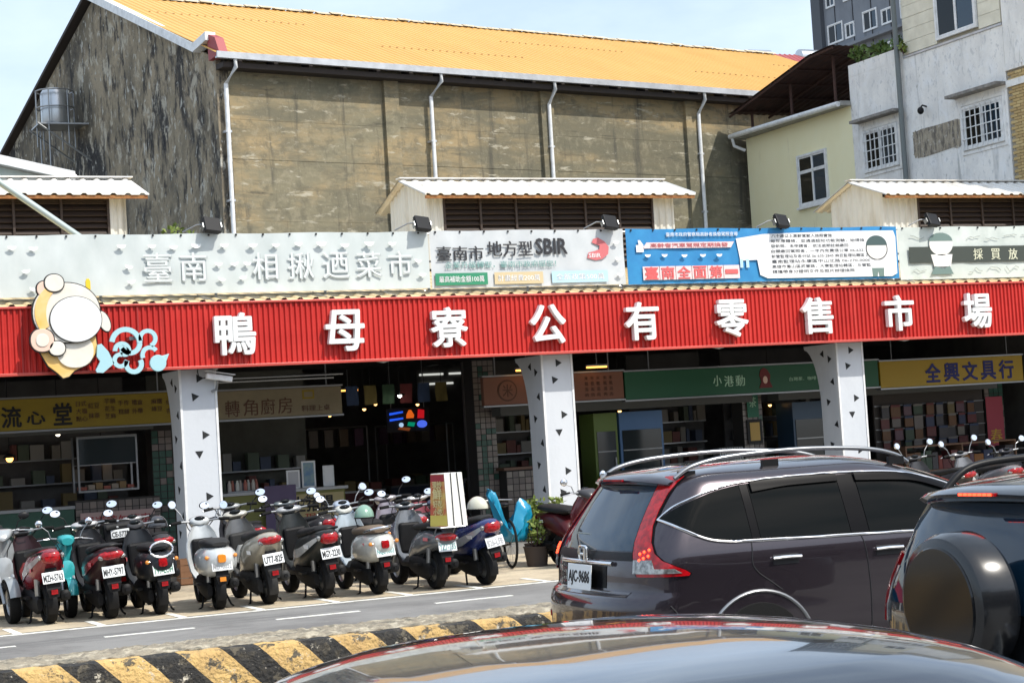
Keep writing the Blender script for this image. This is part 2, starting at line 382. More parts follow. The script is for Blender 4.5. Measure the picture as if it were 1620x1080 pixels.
# columns with triangular cut-outs
M_colm = mat_layers('column_white', (.59,.62,.66), [((.50,.53,.57), 1.4, (1,1,.4), .45, .68, .8), ((.36,.36,.35), 3.0, (1.4,1.4,.14), .63, .75, .6), ((.60,.63,.68), 5, (1,1,1), .55, .7, .5)], rough=.45, bump=.06)
M_tri = mat('cutout_dark', (.012,.014,.016), .7)
def tri(b, cx, cz, r, ang, y, axis='y'):
    pts = [(cx + r * math.cos(ang + k * 2.0944), cz + r * math.sin(ang + k * 2.0944)) for k in range(3)]
    return b.prism(pts, y - .003, y + .01, axis)
def column(x0, label=None):
    x1 = x0 + .56; y0 = 26.6; yb = 27.16
    prof = [(y0, .10), (y0, 3.12), (yb + .44, 3.12)]
    for k in range(9):
        q = k / 8; prof.append((yb + .42 * (1 - math.sin(q * math.pi / 2)) , 3.05 - .95 * (1 - math.cos(q * math.pi / 2)) - .1 * q))
    prof += [(yb, .10)]
    b = MB().prism(prof, x0, x1, 'x'); c = b.build('column', M_colm, mk, bevel=.012)
    fr = MB()
    for xx in (x0 - .004, x1 - .03): fr.box(xx, xx + .034, y0 - .012, y0 + .02, .10, 3.118)
    fr.build('corner_strip', M_white_trim, c)
    spots = [(.30, 2.98, 0), (.22, 2.71, 2.2), (.35, 2.14, 0), (.25, 1.87, -1.57), (.36, 1.23, 0), (.25, .89, 2.2), (.34, .42, 0)]
    for dx, z, a in spots: tri(MB(), x0 + dx, z, .072, a, y0 - .002).build('triangle_cutout', M_tri, c)
    for k, (dy, z) in enumerate([(.42, 2.95), (.22, 2.85), (.16, 2.45), (.33, 2.1), (.12, 1.7), (.30, 1.35), (.15, .95), (.36, .7)]):
        b2 = MB(); pts = [(y0 + dy + .072 * math.cos(k + q * 2.0944), z + .072 * math.sin(k + q * 2.0944)) for q in range(3)]
        b2.prism(pts, x0 - .006, x0 + .008, 'x').build('triangle_cutout', M_tri, c)
    MB().box(x0 - .05, x1 + .05, y0 - .05, yb + .05, .09, .16).build('base_plate', M_colm, c, bevel=.01)
for x0 in (.95, 6.98, 12.93, 18.66): column(x0)

# roof monitors (ventilator housings)
def slope_sheet(name, x0, x1, ya, za, yb, zb, mt, parent, pitch=.24, d=.03):
    pts = []; x = x0
    while x < x1 - 1e-6:
        for fx, q in ((0, 0), (.14, d), (.34, d), (.48, 0)): pts.append((min(x + fx * pitch, x1), q))
        x += pitch
    pts.append((x1, 0)); n = len(pts)
    b = MB(); vs = [(a, ya, za + q) for a, q in pts] + [(a, yb, zb + q) for a, q in pts]
    vs += [(a, ya, za + q - .02) for a, q in pts] + [(a, yb, zb + q - .02) for a, q in pts]
    fs = []
    for i in range(n - 1):
        fs += [(i, i+1, n+i+1, n+i), (2*n+i, 3*n+i, 3*n+i+1, 2*n+i+1), (i, 2*n+i, 2*n+i+1, i+1), (n+i, n+i+1, 3*n+i+1, 3*n+i)]
    return b.add(vs, fs).build(name, mt, parent, fix=False)
M_slat = mat('brown_slat', (.040,.026,.020), .6)
def monitor(x0, x1, left_gable, right_panel, lou0, lou1, label):
    ZR, ZE, yf, yb, YR = 6.62, 6.20, 30.1, 31.9, 31.0
    core = MB().box(x0 + .15, x1 - .15, yf + .06, yb, 4.85, 6.27)
    m = core.build('roof_monitor', mat('monitor_inside', (.03,.025,.022), .8), mk)
    slope_sheet('monitor_roof', x0 - .02, x1 + .22, 29.75, ZE, YR, ZR, M_corr_roof, m)
    slope_sheet('monitor_roof', x0 - .02, x1 + .22, YR, ZR, 32.3, ZE - .02, M_corr_roof, m)
    MB().box(x0 - .03, x1 + .24, YR - .1, YR + .1, ZR + .028, ZR + .05).build('ridge_cap', M_corr_roof, m)
    r = MB().box(x0, x1 + .2, 29.77, 29.82, ZE - .075, ZE - .022); r.build('rusty_fascia', M_rust, m)
    # corrugated end panels
    def end(x, s):
        pts = []; y = yf - .02; k = 0
        while y < yb:
            pts.append((x + s * (.03 if k % 4 in (1, 2) else 0), y)); y += .045; k += 1
        b = MB(); vs = []; n = len(pts)
        for px, py in pts:
            vs += [(px, py, 4.9), (px, py, min(ZR, ZE + (py - 29.75) * (ZR - ZE) / 1.25 if py < YR else ZR - (py - YR) * .33) - .03)]
        b.add(vs, [(2*i, 2*i+2, 2*i+3, 2*i+1) for i in range(n - 1)]); return b.build('gable_panel', M_corr, m, fix=False)
    end(x0 + .14, -1); end(x1 - .14, 1)
    ribbed('front_panel', lou1, x1 - .1, 4.9, ZE - .02, yf, .14, .025, M_corr, m)
    if left_gable: ribbed('front_panel', x0 + .11, lou0, 4.9, ZE - .02, yf, .14, .025, M_corr, m)
    z = 4.98
    while z < ZE - .05:
        b = MB().prism([(yf - .03, z), (yf - .015, z - .008), (yf + .05, z + .075), (yf + .035, z + .083)], lou0, lou1, 'x'); b.build('slat', M_slat, m); z += .10
    xx = lou0
    while xx <= lou1: box_obj('mullion', (xx - .02, xx + .02, yf - .045, yf + .0, 4.9, ZE - .03), M_slat, m); xx += (lou1 - lou0) / max(2, round((lou1 - lou0) / .75))
    return m
monitor(FX0 + .2, 7.25, False, True, FX0 + .4, 6.85, '')
monitor(12.42, 17.72, True, True, 12.88, 17.15, '')
monitor(22.35, 26.95, True, True, 23.35, 26.6, '')

# ================================================================== WAREHOUSE BEHIND
WYAW = math.radians(9.4)
wh = thing('warehouse', 'tall old concrete warehouse with yellow ribbed metal roof and mould-black gable', 'warehouse', (11.92, 40.7, 0), WYAW)
WL, WW, ZE, ZRG = 24.0, 14.3, 10.95, 14.0
MB().prism([(0, -.03), (0, ZE), (WW / 2, ZRG), (WW, ZE), (WW, -.03)], 0, .3, 'x').build('gable_wall', M_gable, wh)
MB().prism([(0, -.03), (0, ZE), (WW / 2, ZRG), (WW, ZE), (WW, -.03)], WL - .3, WL, 'x').build('gable_wall', M_gable, wh)
# front wall poured in lifts: each lift is a slab with a recessed joint
zs = [-.03, 2.9, 5.6, 7.18, 8.62, 9.55, 10.93]
MB().box(.3, WL - .3, .03, .3, -.03, 10.93).build('wall_core', M_wallf, wh)
for i in range(len(zs) - 1):
    d = rnd.uniform(-.006, .010)
    box_obj('wall_lift', (.3, WL - .302, -d, .035, zs[i] + .003, zs[i + 1] - .003), M_wallf, wh)
box_obj('corner_pier', (-.01, .30, -.02, .3, -.03, 10.93), M_gable, wh)
for x in (4.42, 9.1, 13.95, 18.7): box_obj('pilaster', (x, x + .40, -.11, .0, -.03, 10.8), M_wallf, wh)
MB().box(WL - .3, WL, 0, WW, -.03, .5).box(.3, WL - .3, WW - .3, WW, -.03, ZE).build('rear_wall', M_wallf, wh)
# ribbed roof, front and rear slopes
def wroof(name, ya, za, yb, zb):
    pts = []; x = -.18
    while x < WL + .2:
        for fx, d in ((0, 0), (.10, .022), (.26, .022), (.36, 0)): pts.append((x + fx * .22, d))
        x += .22
    n = len(pts); b = MB(); rows = 9
    for k in range(rows + 1):
        q = k / rows
        for a, d in pts: b.v.append((a, ya + (yb - ya) * q, za + (zb - za) * q + d))
    for k in range(rows):
        for i in range(n - 1): b.f.append((k*n+i, k*n+i+1, (k+1)*n+i+1, (k+1)*n+i)); b.m.append(0)
    return b.build(name, M_roof_y, wh, fix=False)
rf = wroof('roof', -.42, ZE + .04, WW / 2, ZRG + .14)
wroof('rear_roof', WW / 2, ZRG + .14, WW + .3, ZE + .04)
x = -.1; k = 0
M_ridge = mat('ridge_white', (.62,.52,.36), .6, c2=(.35,.28,.18), scale=5)
while x < WL:
    h = rnd.uniform(.0, .035)
    MB().prism([(WW/2 - .16, ZRG + .115 + h), (WW/2, ZRG + .205 + h), (WW/2 + .16, ZRG + .115 + h), (WW/2, ZRG + .18 + h)], x, x + .42, 'x').build('ridge_tile', M_ridge, rf); x += .45
for q in (.34, .68):                      # rows of fixing screws across the ribs
    b = MB(); yy = -.42 + (WW / 2 + .42) * q; zz = ZE + .04 + (ZRG + .10 - ZE) * q; k = 0
    while -.18 + k * .22 < WL:
        xx = -.18 + k * .22 + .04
        if math.sin(k*.13 + q*9) > .2: b.box(xx - .02, xx + .02, yy - .02, yy + .02, zz + .016, zz + .034)
        k += 1
    so_ = b.build('screw_row', mat('screw_dark', (.22,.13,.05), .7), rf); so_['kind'] = 'stuff'
MB().box(0, WL, -.4, 0, ZE - .28, ZE - .16).build('eave_soffit', M_dark, wh)
for k in range(26): box_obj('rafter_end', (.4 + k * .92, .5 + k * .92, -.38, 0, ZE - .155, ZE + .0), M_dark, wh)
MB().prism([(-.54, ZE - .10), (-.54, ZE + .05), (-.50, ZE + .05), (-.49, ZE - .06), (-.43, ZE - .06), (-.42, ZE - .1)], -.2, WL + .2, 'x').build('gutter', M_gutter, wh)
# white verge flashing over the gable and the red end cap at the eave
def verge(y0, z0, y1, z1, w, name, mt):
    b = MB().prism([(y0, z0), (y1, z1), (y1, z1 - w), (y0, z0 - w)], -.2, .06, 'x'); return b.build(name, mt, wh)
verge(.75, ZE + .50, WW / 2, ZRG + .20, .22, 'verge_flashing', M_white_trim)
verge(.05, ZE + .62, .75, ZE + .50, .2, 'verge_flashing', M_white_trim)
verge(WW / 2, ZRG + .20, WW + .3, ZE + .03, .10, 'verge_flashing', M_dark)
MB().prism([(.12, ZE + .58), (-.28, ZE + .42), (-.50, ZE + .0), (.1, ZE - .05)], -.12, .10, 'x').build('eave_end_cap', mat('dark_red_cap', (.30,.03,.035), .5), wh)
# downpipes
def downpipe(x, kink):
    p = [(x + kink, -.47, ZE - .05), (x + kink, -.47, ZE - .28), (x, -.16, ZE - .62), (x, -.16, 5.0), (x, -.16, .1)]
    d = MB().tube(p, .052, 10).build('downpipe', M_white_trim, wh, smooth=40)
    for z in (9.2, 7.6): MB().box(x - .075, x + .075, -.2, -.0, z, z + .05).build('pipe_bracket', M_gutter, d)
for x, kk in ((.16, .12), (5.72, .14), (9.32, 0), (14.36, 0)): downpipe(x, kk)

# ================================================================== YELLOW HOUSE
M_yel = mat_layers('yellow_render', (.88,.83,.56), [((.82,.76,.47), .8, (1,1,.5), .45, .7, .6), ((.86,.83,.58), 2.5, (1,1,1), .5, .7, .5), ((.45,.41,.26), 2.0, (1,1,.15), .60, .74, .55)], bump=.15, bscale=30)
XW = 27.5
yh = thing('yellow_house', 'pale yellow rendered house with a white framed window beside the warehouse', 'house', (XW, 40.3, 0))
def yb_(name, b, mt, parent=None, **k): return box_obj(name, (b[0]-XW, b[1]-XW, b[2]-40.3, b[3]-40.3, b[4], b[5]), mt, parent or yh, **k)
yb_('wall', (XW, 35.0, 37.80, 42.75, -.03, 9.62), M_yel)
MB().prism([(-2.5, 9.62), (2.6, 9.62), (2.6, 9.82), (-2.5, 9.74)], -.30, 7.5, 'x').build('roof', mat('roof_edge_grey', (.38,.37,.34), .7, var=.4, scale=5), yh, bevel=.01)
MB().tube([(-.36, -2.45, 9.66), (-.36, 2.7, 9.72)], .07, 10).build('gutter', M_white_trim, yh, smooth=40)
MB().tube([(-.36, 2.6, 9.7), (-.30, 2.6, 9.45), (-.05, 2.44, 9.30)], .045, 8).build('downpipe', M_white_trim, yh, smooth=40)
def window_x(parent, ox, y0, y1, z0, z1, cols, rows_, mid=True, transom=None, mf=None, mg=None, bars=None):
    """window in a wall that faces -x; coordinates local to parent, wall plane at x = ox"""
    mf = mf or M_white_trim; mg = mg or M_glass; t = .06
    fr = MB(); fr.box(ox - .05, ox + .02, y0, y0 + t, z0, z1); fr.box(ox - .05, ox + .02, y1 - t, y1, z0, z1)
    fr.box(ox - .049, ox + .02, y0 + t, y1 - t, z0, z0 + t); fr.box(ox - .049, ox + .02, y0 + t, y1 - t, z1 - t, z1)
    w = fr.build('window', mf, parent)
    ys = [y0 + t + (y1 - y0 - 2 * t) * i / cols for i in range(cols + 1)]
    zs_ = [z0 + t, z1 - t] if transom is None else [z0 + t, transom, z1 - t]
    for i in range(cols):
        for k in range(len(zs_) - 1):
            box_obj('pane', (ox - .012 - .006 * (i % 2), ox - .005, ys[i] + .025, ys[i + 1] - .025, zs_[k] + .025, zs_[k + 1] - .025), mg if (i % 2) else M_glass_b, w)
            s = MB(); a0, a1, b0, b1 = ys[i] + .002, ys[i + 1] - .002, zs_[k] + .002, zs_[k + 1] - .002; q = .04; xo = ox - .035 + .012 * (i % 2)
            s.box(xo, xo + .03, a0, a0 + q, b0, b1).box(xo, xo + .03, a1 - q, a1, b0, b1).box(xo + .001, xo + .029, a0 + q, a1 - q, b0, b0 + q).box(xo + .001, xo + .029, a0 + q, a1 - q, b1 - q, b1)
            s.build('sash', mf, w)
    if bars:
        nb, nr = bars
        for i in range(1, nb): y = y0 + (y1 - y0) * i / nb; box_obj('bar', (ox - .075, ox - .055, y - .011, y + .011, z0 + .02, z1 - .02), mf, w)
        for k in range(1, nr): z = z0 + (z1 - z0) * k / nr; box_obj('bar', (ox - .070, ox - .058, y0 + .02, y1 - .02, z - .011, z + .011), mf, w)
    return w
w = window_x(yh, 0, 38.98 - 40.3, 40.33 - 40.3, 7.37, 8.74, 2, 2, transom=8.28)
box_obj('sill', (-.10, .0, 38.93 - 40.3, 40.38 - 40.3, 7.31, 7.368), M_white_trim, w)

# ================================================================== WHITE WEATHERED BUILDING
M_whw = mat_layers('weathered_white', (.88,.865,.83), [((.72,.71,.69), 1.2, (1,1,.6), .42, .58, .8), ((.86,.87,.88), 2.6, (1,1,1), .50, .66, .7), ((.42,.42,.41), 2.2, (1.6,1.6,.16), .57, .68, .75), ((.50,.51,.52), 9, (1,1,.6), .56, .64, .6), ((.24,.22,.18), 5, (1,1,.4), .64, .70, .7)], bump=.3, bscale=14)
wb = thing('white_building', 'weathered white painted building with grilled windows and cream boarded upper storey', 'building', (XW, 35, 0))
def wbx(name, b, mt, parent=None, **k): return box_obj(name, (b[0]-XW, b[1]-XW, b[2]-35, b[3]-35, b[4], b[5]), mt, parent or wb, **k)
wbx('wall', (XW - .02, 36, 31.95, 37.79, -.03, 10.32), M_whw)
wbx('parapet', (XW - .025, XW + .2, 35.55, 37.78, 10.32, 10.62), M_whw)
wbx('upper_storey', (XW + .02, 36, 31.95, 35.50, 10.35, 15.5), mat('upper_core', (.45,.42,.34), .8))
M_board = mat('cream_board', (.82,.78,.64), .6, c2=(.62,.58,.46), scale=2)
z = 10.40
while z < 13.6:
    ys = [31.97, 32.72, 34.22, 35.48] if z < 11.5 else [31.97, 33.4, 35.48]
    for i in range(len(ys) - 1):
        if 10.42 < z + .15 and z < 11.75 and abs(ys[i] - 32.72) < .01: continue
        wbx('board', (XW - .03 - rnd.uniform(0, .006), XW + .02, ys[i] + .004, ys[i + 1] - .004, z, z + .282), M_board)
    z += .29
wbx('ledge', (XW - .05, XW + .02, 31.95, 35.50, 10.325, 10.375), M_gutter)
window_x(wb, -.04, 32.74 - 35, 34.20 - 35, 10.46, 11.72, 2, 1)
w1 = window_x(wb, -.03, 35.93 - 35, 37.34 - 35, 7.82, 8.86, 2, 1, bars=(8, 4))
w2 = window_x(wb, -.03, 32.10 - 35, 33.53 - 35, 7.74, 8.74, 2, 1, bars=(8, 4))
M_conc_edge = mat('stained_edge', (.16,.15,.14), .9, c2=(.34,.32,.29), scale=6)
for a0, a1, z0 in ((35.7, 37.5, 9.08), (31.96, 33.75, 8.98)): wbx('window_canopy', (XW - .32, XW, a0, a1, z0, z0 + .07), M_conc_edge)
for a0, a1, z0, z1 in ((35.86, 37.42, 7.72, 8.95), (32.03, 33.60, 7.64, 8.84)):
    b = MB(); q = .07
    for bb in ((a0, a1, z1 - q, z1), (a0, a1, z0, z0 + q), (a0, a0 + q, z0 + q, z1 - q), (a1 - q, a1, z0 + q, z1 - q)): b.box(-.045, -.018, bb[0] - 35, bb[1] - 35, bb[2], bb[3])
    b.build('window_surround', M_whw, wb)
M_patch = mat_layers('bare_patch', (.40,.35,.27), [((.12,.11,.10), 6, (1,2,.5), .45, .6, .9), ((.58,.55,.50), 9, (1,1,1), .55, .66, .8)], bump=.8, bscale=30)
b = MB(); pts = []
for k in range(40):
    q = k / 40 * 2 * math.pi; c_, s_ = math.cos(q), math.sin(q)
    pts.append((34.48 - 35 + .92 * math.copysign(abs(c_) ** .25, c_) + rnd.uniform(-.03, .03), 8.20 + .33 * math.copysign(abs(s_) ** .25, s_) + rnd.uniform(-.03, .03)))
b.prism(pts, -.030, -.018, 'x').build('bare_patch', M_patch, wb)
MB().tube([(-.14, .62, 4.2), (-.14, .62, 10.3), (-.14, .66, 15)], .065, 10).build('drainpipe', mat('drain_grey', (.16,.18,.18), .6), wb, smooth=40)
lampb = MB().tube([(-.02, 34.80 - 35, 9.02), (-.14, 34.80 - 35, 9.05), (-.20, 34.80 - 35, 8.98)], .02, 6); ball(lampb, (-.20, 34.80 - 35, 8.92), (.08, .08, .09)); lampb.build('wall_lamp', M_black, wb, smooth=50)
# next building: narrow slice in yellow brick, individual bricks
bb_ = thing('brick_building', 'narrow slice of yellow brick building at the photo edge', 'building', (XW, 30.5, 0))
box_obj('wall', (.02, 8, -3.4, 1.42, -.03, 15), mat('mortar', (.36,.32,.25), .9), bb_)
M_bricks = [mat(f'yellow_brick_{k}', c, .8, bump=.3, bscale=60) for k, c in enumerate([(.50,.36,.16), (.56,.42,.20), (.44,.31,.14)])]
bm_ = []
for mt in M_bricks:
    o = MB().box(0, .045, -.113, .113, -.029, .029).build('brick', mt, bb_); bm_.append(o.data); bpy.data.objects.remove(o)
z = 6.2; row = 0; nb = 0
while z < 9.25:
    y = 1.28 - (row % 2) * .12
    while y > .30:
        if not (8.92 < z < 9.02): obj('brick', rnd.choice(bm_), bb_, (-.02 - rnd.uniform(0, .006), y, z)); nb += 1
        y -= .24
    z += .068; row += 1
box_obj('band', (-.06, .02, -2.0, 1.44, 9.27, 9.36), M_whw, bb_); box_obj('upper_panel', (-.03, .02, -3.0, 1.43, 9.37, 13.5), M_whw, bb_)
box_obj('band', (-.05, .02, -2.0, 1.44, 8.90, 9.05), M_whw, bb_)

# ================================================================== STEEL LEAN-TO ON THE YELLOW HOUSE ROOF
lt = thing('rooftop_canopy', 'dark rusty steel lean-to canopy on the yellow house roof', 'canopy', (27.4, 40.5, 9.75))
M_rs = mat('dark_rust_sheet', (.045,.022,.018), .75, c2=(.09,.04,.03), scale=3)
def P(x, y, z): return (x - 27.4, y - 40.5, z - 9.75)
b = MB(); vs = []
prof = [(42.9, 10.32), (38.9, 11.12), (37.9, 11.16)]
xs_ = [27.05 + k * .1 for k in range(46)]
for y, z_ in prof:
    for k, x in enumerate(xs_): vs.append(P(x, y, z_ + (.02 if k % 2 else 0)))
n = len(xs_); b.add(vs, [(r*n+i, r*n+i+1, (r+1)*n+i+1, (r+1)*n+i) for r in range(2) for i in range(n-1)])
b.build('canopy_sheet', M_rs, lt, fix=False)
for x in (27.12, 28.4, 29.7, 31.2): MB().tube([P(x, y, z_ - .06) for y, z_ in prof], .035, 6).build('rafter', M_rs, lt)
for k in range(5): y = 42.6 - k * .95; MB().tube([P(27.06, y, 10.32 + (42.9 - y) * .2 - .02), P(31.5, y, 10.32 + (42.9 - y) * .2 - .02)], .025, 6).build('purlin', M_rs, lt)
for x in (27.62, 30.9):
    for y, z_ in ((42.55, 10.3), (40.6, 10.72), (38.6, 11.05)): MB().tube([P(x, y, 9.72), P(x, y, z_)], .04, 8).build('post', M_rs, lt)

# plants on the parapet of the white building
M_leaf = mat('leaf_green', (.075,.14,.03), .6, c2=(.16,.22,.05), scale=5)
M_leaf2 = mat('leaf_lime', (.20,.24,.045), .6, c2=(.10,.16,.03), scale=9)
def leaves(name, parent, n, size, ctr, rad, mt, seed=1, up=.5):
    r = random.Random(seed); b = MB()
    for k in range(n):
        while True:
            d = Vector((r.uniform(-1, 1), r.uniform(-1, 1), r.uniform(-1, 1)))
            if d.length <= 1: break
        p = Vector((ctr[0] + d.x * rad[0], ctr[1] + d.y * rad[1], ctr[2] + d.z * rad[2]))
        t = Vector((r.gauss(0, 1), r.gauss(0, 1), r.gauss(up, .8))).normalized(); s_ = t.cross(Vector((r.gauss(0, 1), r.gauss(0, 1), r.gauss(0, 1)))).normalized()
        L_ = size * r.uniform(.6, 1.3); w_ = L_ * .34; nn = t.cross(s_)
        b.add([p, p + t * L_ * .5 + s_ * w_ + nn * L_ * .08, p + t * L_, p + t * L_ * .5 - s_ * w_ + nn * L_ * .08, p + t * L_ * .5], [(0, 1, 4), (1, 2, 4), (2, 3, 4), (3, 0, 4)])
    return b.build(name, mt, parent, fix=False)
def shrub(label, loc, rad, n, size, mt, seed, group=None, cat='plant'):
    t = thing('rooftop_plant', label, cat, loc, 0, group)
    st = MB()
    for k in range(5): a = k * 1.3; st.tube([(0, 0, 0), (rad[0]*.3*math.cos(a), rad[1]*.3*math.sin(a), rad[2]*.8), (rad[0]*.6*math.cos(a), rad[1]*.6*math.sin(a), rad[2]*1.4)], .012, 5)
    st.build('stem', M_rs, t); leaves('foliage', t, n, size, (0, 0, rad[2]), rad, mt, seed)
    return t
shrub('bushy green plant on the parapet next to the rusty canopy', (27.62, 37.45, 10.62), (.20, .35, .20), 130, .14, M_leaf, 1)
shrub('green plant with tall leaves midway along the white parapet', (27.62, 36.6, 10.62), (.20, .34, .18), 110, .16, M_leaf, 2)
shrub('small plant on the parapet beside the drainpipe', (27.62, 35.85, 10.62), (.18, .25, .15), 70, .12, M_leaf, 3)
shrub('lime green sprig on the ledge right of the drainpipe', (27.38, 35.40, 10.40), (.10, .12, .14), 40, .11, M_leaf2, 4)

# ================================================================== GREY APARTMENT TOWER
tw = thing('apartment_tower', 'grey concrete apartment tower rising far behind the roofs', 'apartment building', (56.3, 73, 0))
M_tow = mat_layers('tower_grey', (.24,.26,.29), [((.17,.185,.21), .35, (1,1,.5), .42, .62, .8), ((.25,.27,.29), .9, (1,1,1), .52, .7, .6), ((.06,.065,.07), 2.0, (1,1,.15), .60, .72, .6)], bump=.2)
box_obj('wall', (0, 14, -9, 6.9, -.03, 34), M_tow, tw)
box_obj('corner_pier', (-.25, 0, 6.2, 7.0, 0, 34), mat('tower_dark', (.085,.095,.11), .8), tw)
for k in range(9): box_obj('panel_joint', (-.03, .01, 5.2 - k * 1.55, 5.24 - k * 1.55, 0, 34), M_ink, tw)
for fl in range(6):
    z0 = 17.3 + fl * 1.95
    for k in range(7):
        y1 = 5.95 - k * 1.55; wdt = (1.2, .9, 1.35, .8)[(k + fl) % 4]
        w = window_x(tw, 0, y1 - wdt, y1, z0, z0 + (1.05, .8)[(k + fl) % 2], 2, 1)
    if fl % 2 == 0: box_obj('ledge', (-.4, 0, -8, 6.1, z0 - .5, z0 - .35), M_tow, tw)

# red roofed rooftop room and tanks between warehouse and tower
rs = thing('rooftop_shed', 'small red roofed rooftop shed beyond the yellow roof', 'shed', (43.0, 62, 0))
box_obj('wall', (-1.0, 3, 0, 3, 0, 16.1), mat('shed_wall', (.4,.3,.28), .8), rs)
slope_sheet('roof', -1.3, 3.2, -.4, 15.95, 1.4, 16.95, mat('red_roof', (.32,.07,.07), .6), rs)
def tank(label, loc, r, L_):
    t = thing('water_tank', label, 'water tank', loc)
    MB().lathe([(0, -L_/2 - .08), (r * .6, -L_/2 - .06), (r, -L_/2), (r, L_/2), (r * .6, L_/2 + .06), (0, L_/2 + .08)], (0, 0, r + .2), 'x', 20).build('tank_body', mat('tank_steel', (.55,.57,.58), .25, metal=.85), t, smooth=40)
    b = MB()
    for x in (-L_ * .3, L_ * .3): b.box(x - .05, x + .05, -r, r, -3.2, .25)
    b.build('tank_stand', M_steel, t)
tank('silver water tank lying on the roof left of the red shed', (41.7, 63.4, 16.3), .30, 1.0)
tank('silver water tank beside the grey tower above the red roof', (44.3, 63.4, 16.35), .32, 1.3)

# ================================================================== LEFT: WATER TANK ON THE GABLE, GREEN SHED
t = thing('gable_water_tank', 'upright steel water tank in a cage bracketed on the mouldy gable', 'water tank', (9.88, 49.0, 10.85))
MB().lathe([(0, .02), (.36, .02), (.38, .08), (.38, .84), (.30, .96), (0, 1.02)], (0, 0, 0), 'z', 24).build('tank_body', mat('tank_dull', (.50,.52,.54), .32, metal=.8), t, smooth=40)
b = MB()
for z in (-.02, .45, .9):
    b.tube([(.50*math.cos(q*.5236), .50*math.sin(q*.5236), z) for q in range(12)], .02, 6, close=True)
for q in range(6): b.tube([(.50*math.cos(q*1.047), .50*math.sin(q*1.047), -.6), (.50*math.cos(q*1.047), .50*math.sin(q*1.047), .9)], .018, 6)
b.build('cage', M_steel, t)
b = MB().box(-.55, 1.2, -.55, .55, -.06, -.02); b.build('platform', M_steel, t)
b = MB()
for y in (-.6, .6): b.tube([(-.6, y, -.04), (1.0, y, -1.2)], .025, 6).tube([(.9, y, -.05), (.9, y, .5)], .02, 6).tube([(-.3, y, -.04), (-.3, y, -3.5)], .02, 6)
b.build('bracket', M_steel, t)
gs = thing('green_shed', 'pale green corrugated shed gable behind the market roof', 'shed', (4.15, 40.1, .22))
M_gsh = mat('green_corrugated', (.42,.50,.46), .55, c2=(.58,.62,.56), scale=2, stretch=(1,1,.2))
ribbed('wall', -6, 4.0, 0, 7.72, 0, .3, .05, M_gsh, gs)
b = MB(); b.prism([(-6, 10.2), (4.25, 7.95), (4.25, 7.75), (-6, 10.0)], -.25, .6, 'y').build('verge', M_white_trim, gs)
b = MB(); b.prism([(-6, 7.7), (4.0, 7.7), (4.0, 7.78), (-6, 10.0)], -.02, .05, 'y').build('gable_panel', M_gsh, gs)
MB().tube([(4.2, -.1, 7.95), (4.35, -.15, 7.8), (4.15, -.1, 7.6)], .03, 6).build('gutter_outlet', M_steel, gs)
st = MB().tube([(3.6, 27.6, 6.85), (5.85, 27.6, 5.22), (6.3, 27.6, 4.35)], .05, 10).build('steel_strut', mat('pale_green_pipe', (.45,.52,.50), .4, metal=.3), None, smooth=40)
tag(st, 'pale slanting steel pipe strut above the faded banner', 'strut')
t = thing('vine_tuft', 'green vine tuft growing at the foot of the dark gable', 'plant', (10.2, 39.2, 0))
MB().tube([(0, 0, 0), (.05, .1, 4), (0, .2, 6.6)], .03, 6).build('stem', M_rs, t)
leaves('foliage', t, 130, .13, (.25, .1, 6.55), (.40, .25, .32), M_leaf2, 9)
# ================================================================== BANNERS ABOVE THE FASCIA
BY = 26.45
bf = thing('banner_frame', 'grey steel frame carrying the banners above the red fascia', 'frame', (12, 26.55, 4.1))
for x in [-1 + k * 1.72 for k in range(17)]: MB().tube([(x - 12, .02, -.02), (x - 12, .02, 1.02)], .022, 6).build('post', M_steel, bf)
for z in (4.2, 4.66, 5.1): MB().tube([(-13.5, .02, z - 4.1), (15, .02, z - 4.1)], .018, 6).build('rail', M_steel, bf)
for x in (7.3, 10.2, 14.0, 17.1, 20.1, 9.1): MB().tube([(x - 12, -.02, .12), (x - 11.8, -.25, -.0)], .008, 5).build('guy_wire', M_steel, bf)
def sheet(name, x0, x1, z0, z1, mt, label, seed):
    """slack printed banner: a thin closed sheet with wrinkles"""
    t = thing(name, label, 'banner', ((x0 + x1) / 2, BY, (z0 + z1) / 2))
    nx = int((x1 - x0) / .06); nz = 14; vs = []; r = random.Random(seed); ph = [r.uniform(0, 6) for _ in range(4)]
    cx, cz = (x0 + x1) / 2, (z0 + z1) / 2
    for s_ in (0, 1):
        for j in range(nz + 1):
            for i in range(nx + 1):
                x = x0 + (x1 - x0) * i / nx; z = z0 + (z1 - z0) * j / nz; v = j / nz
                slack = math.sin(v * math.pi)
                d = .007 * slack * (math.sin(x * 3.1 + ph[0] + v * 1.5) + .7 * math.sin(x * 7.3 - v * 3 + ph[1]) + .5 * math.sin(x * 15 + v * 5 + ph[2]))
                d += .006 * math.sin(x * 21 + ph[3]) * (abs(v - .5) * 2) ** 4
                vs.append((x - cx, d + s_ * .003, z - cz + .006 * math.sin(x * 3.6) * (1 if j == nz else 0)))
    n = nx + 1; off = n * (nz + 1); fs = []
    for j in range(nz):
        for i in range(nx):
            a = j * n + i; fs.append((a, a + 1, a + n + 1, a + n)); fs.append((off + a, off + a + n, off + a + n + 1, off + a + 1))
    MB().add(vs, fs).build('sheet', mt, t, smooth=60, fix=False)
    t['ox'] = cx; t['oz'] = cz
    return t
def on(t): return t['ox'], t['oz']
def btext(t, body, mt, x, z, w=None, h=None, bold=.0, depth=.004, slant=0, off=.028): 
    ox, oz = on(t); return text('lettering', body, mt, t, x - ox, -off, z - oz, w, h, depth, bold, 2, '-y', slant)
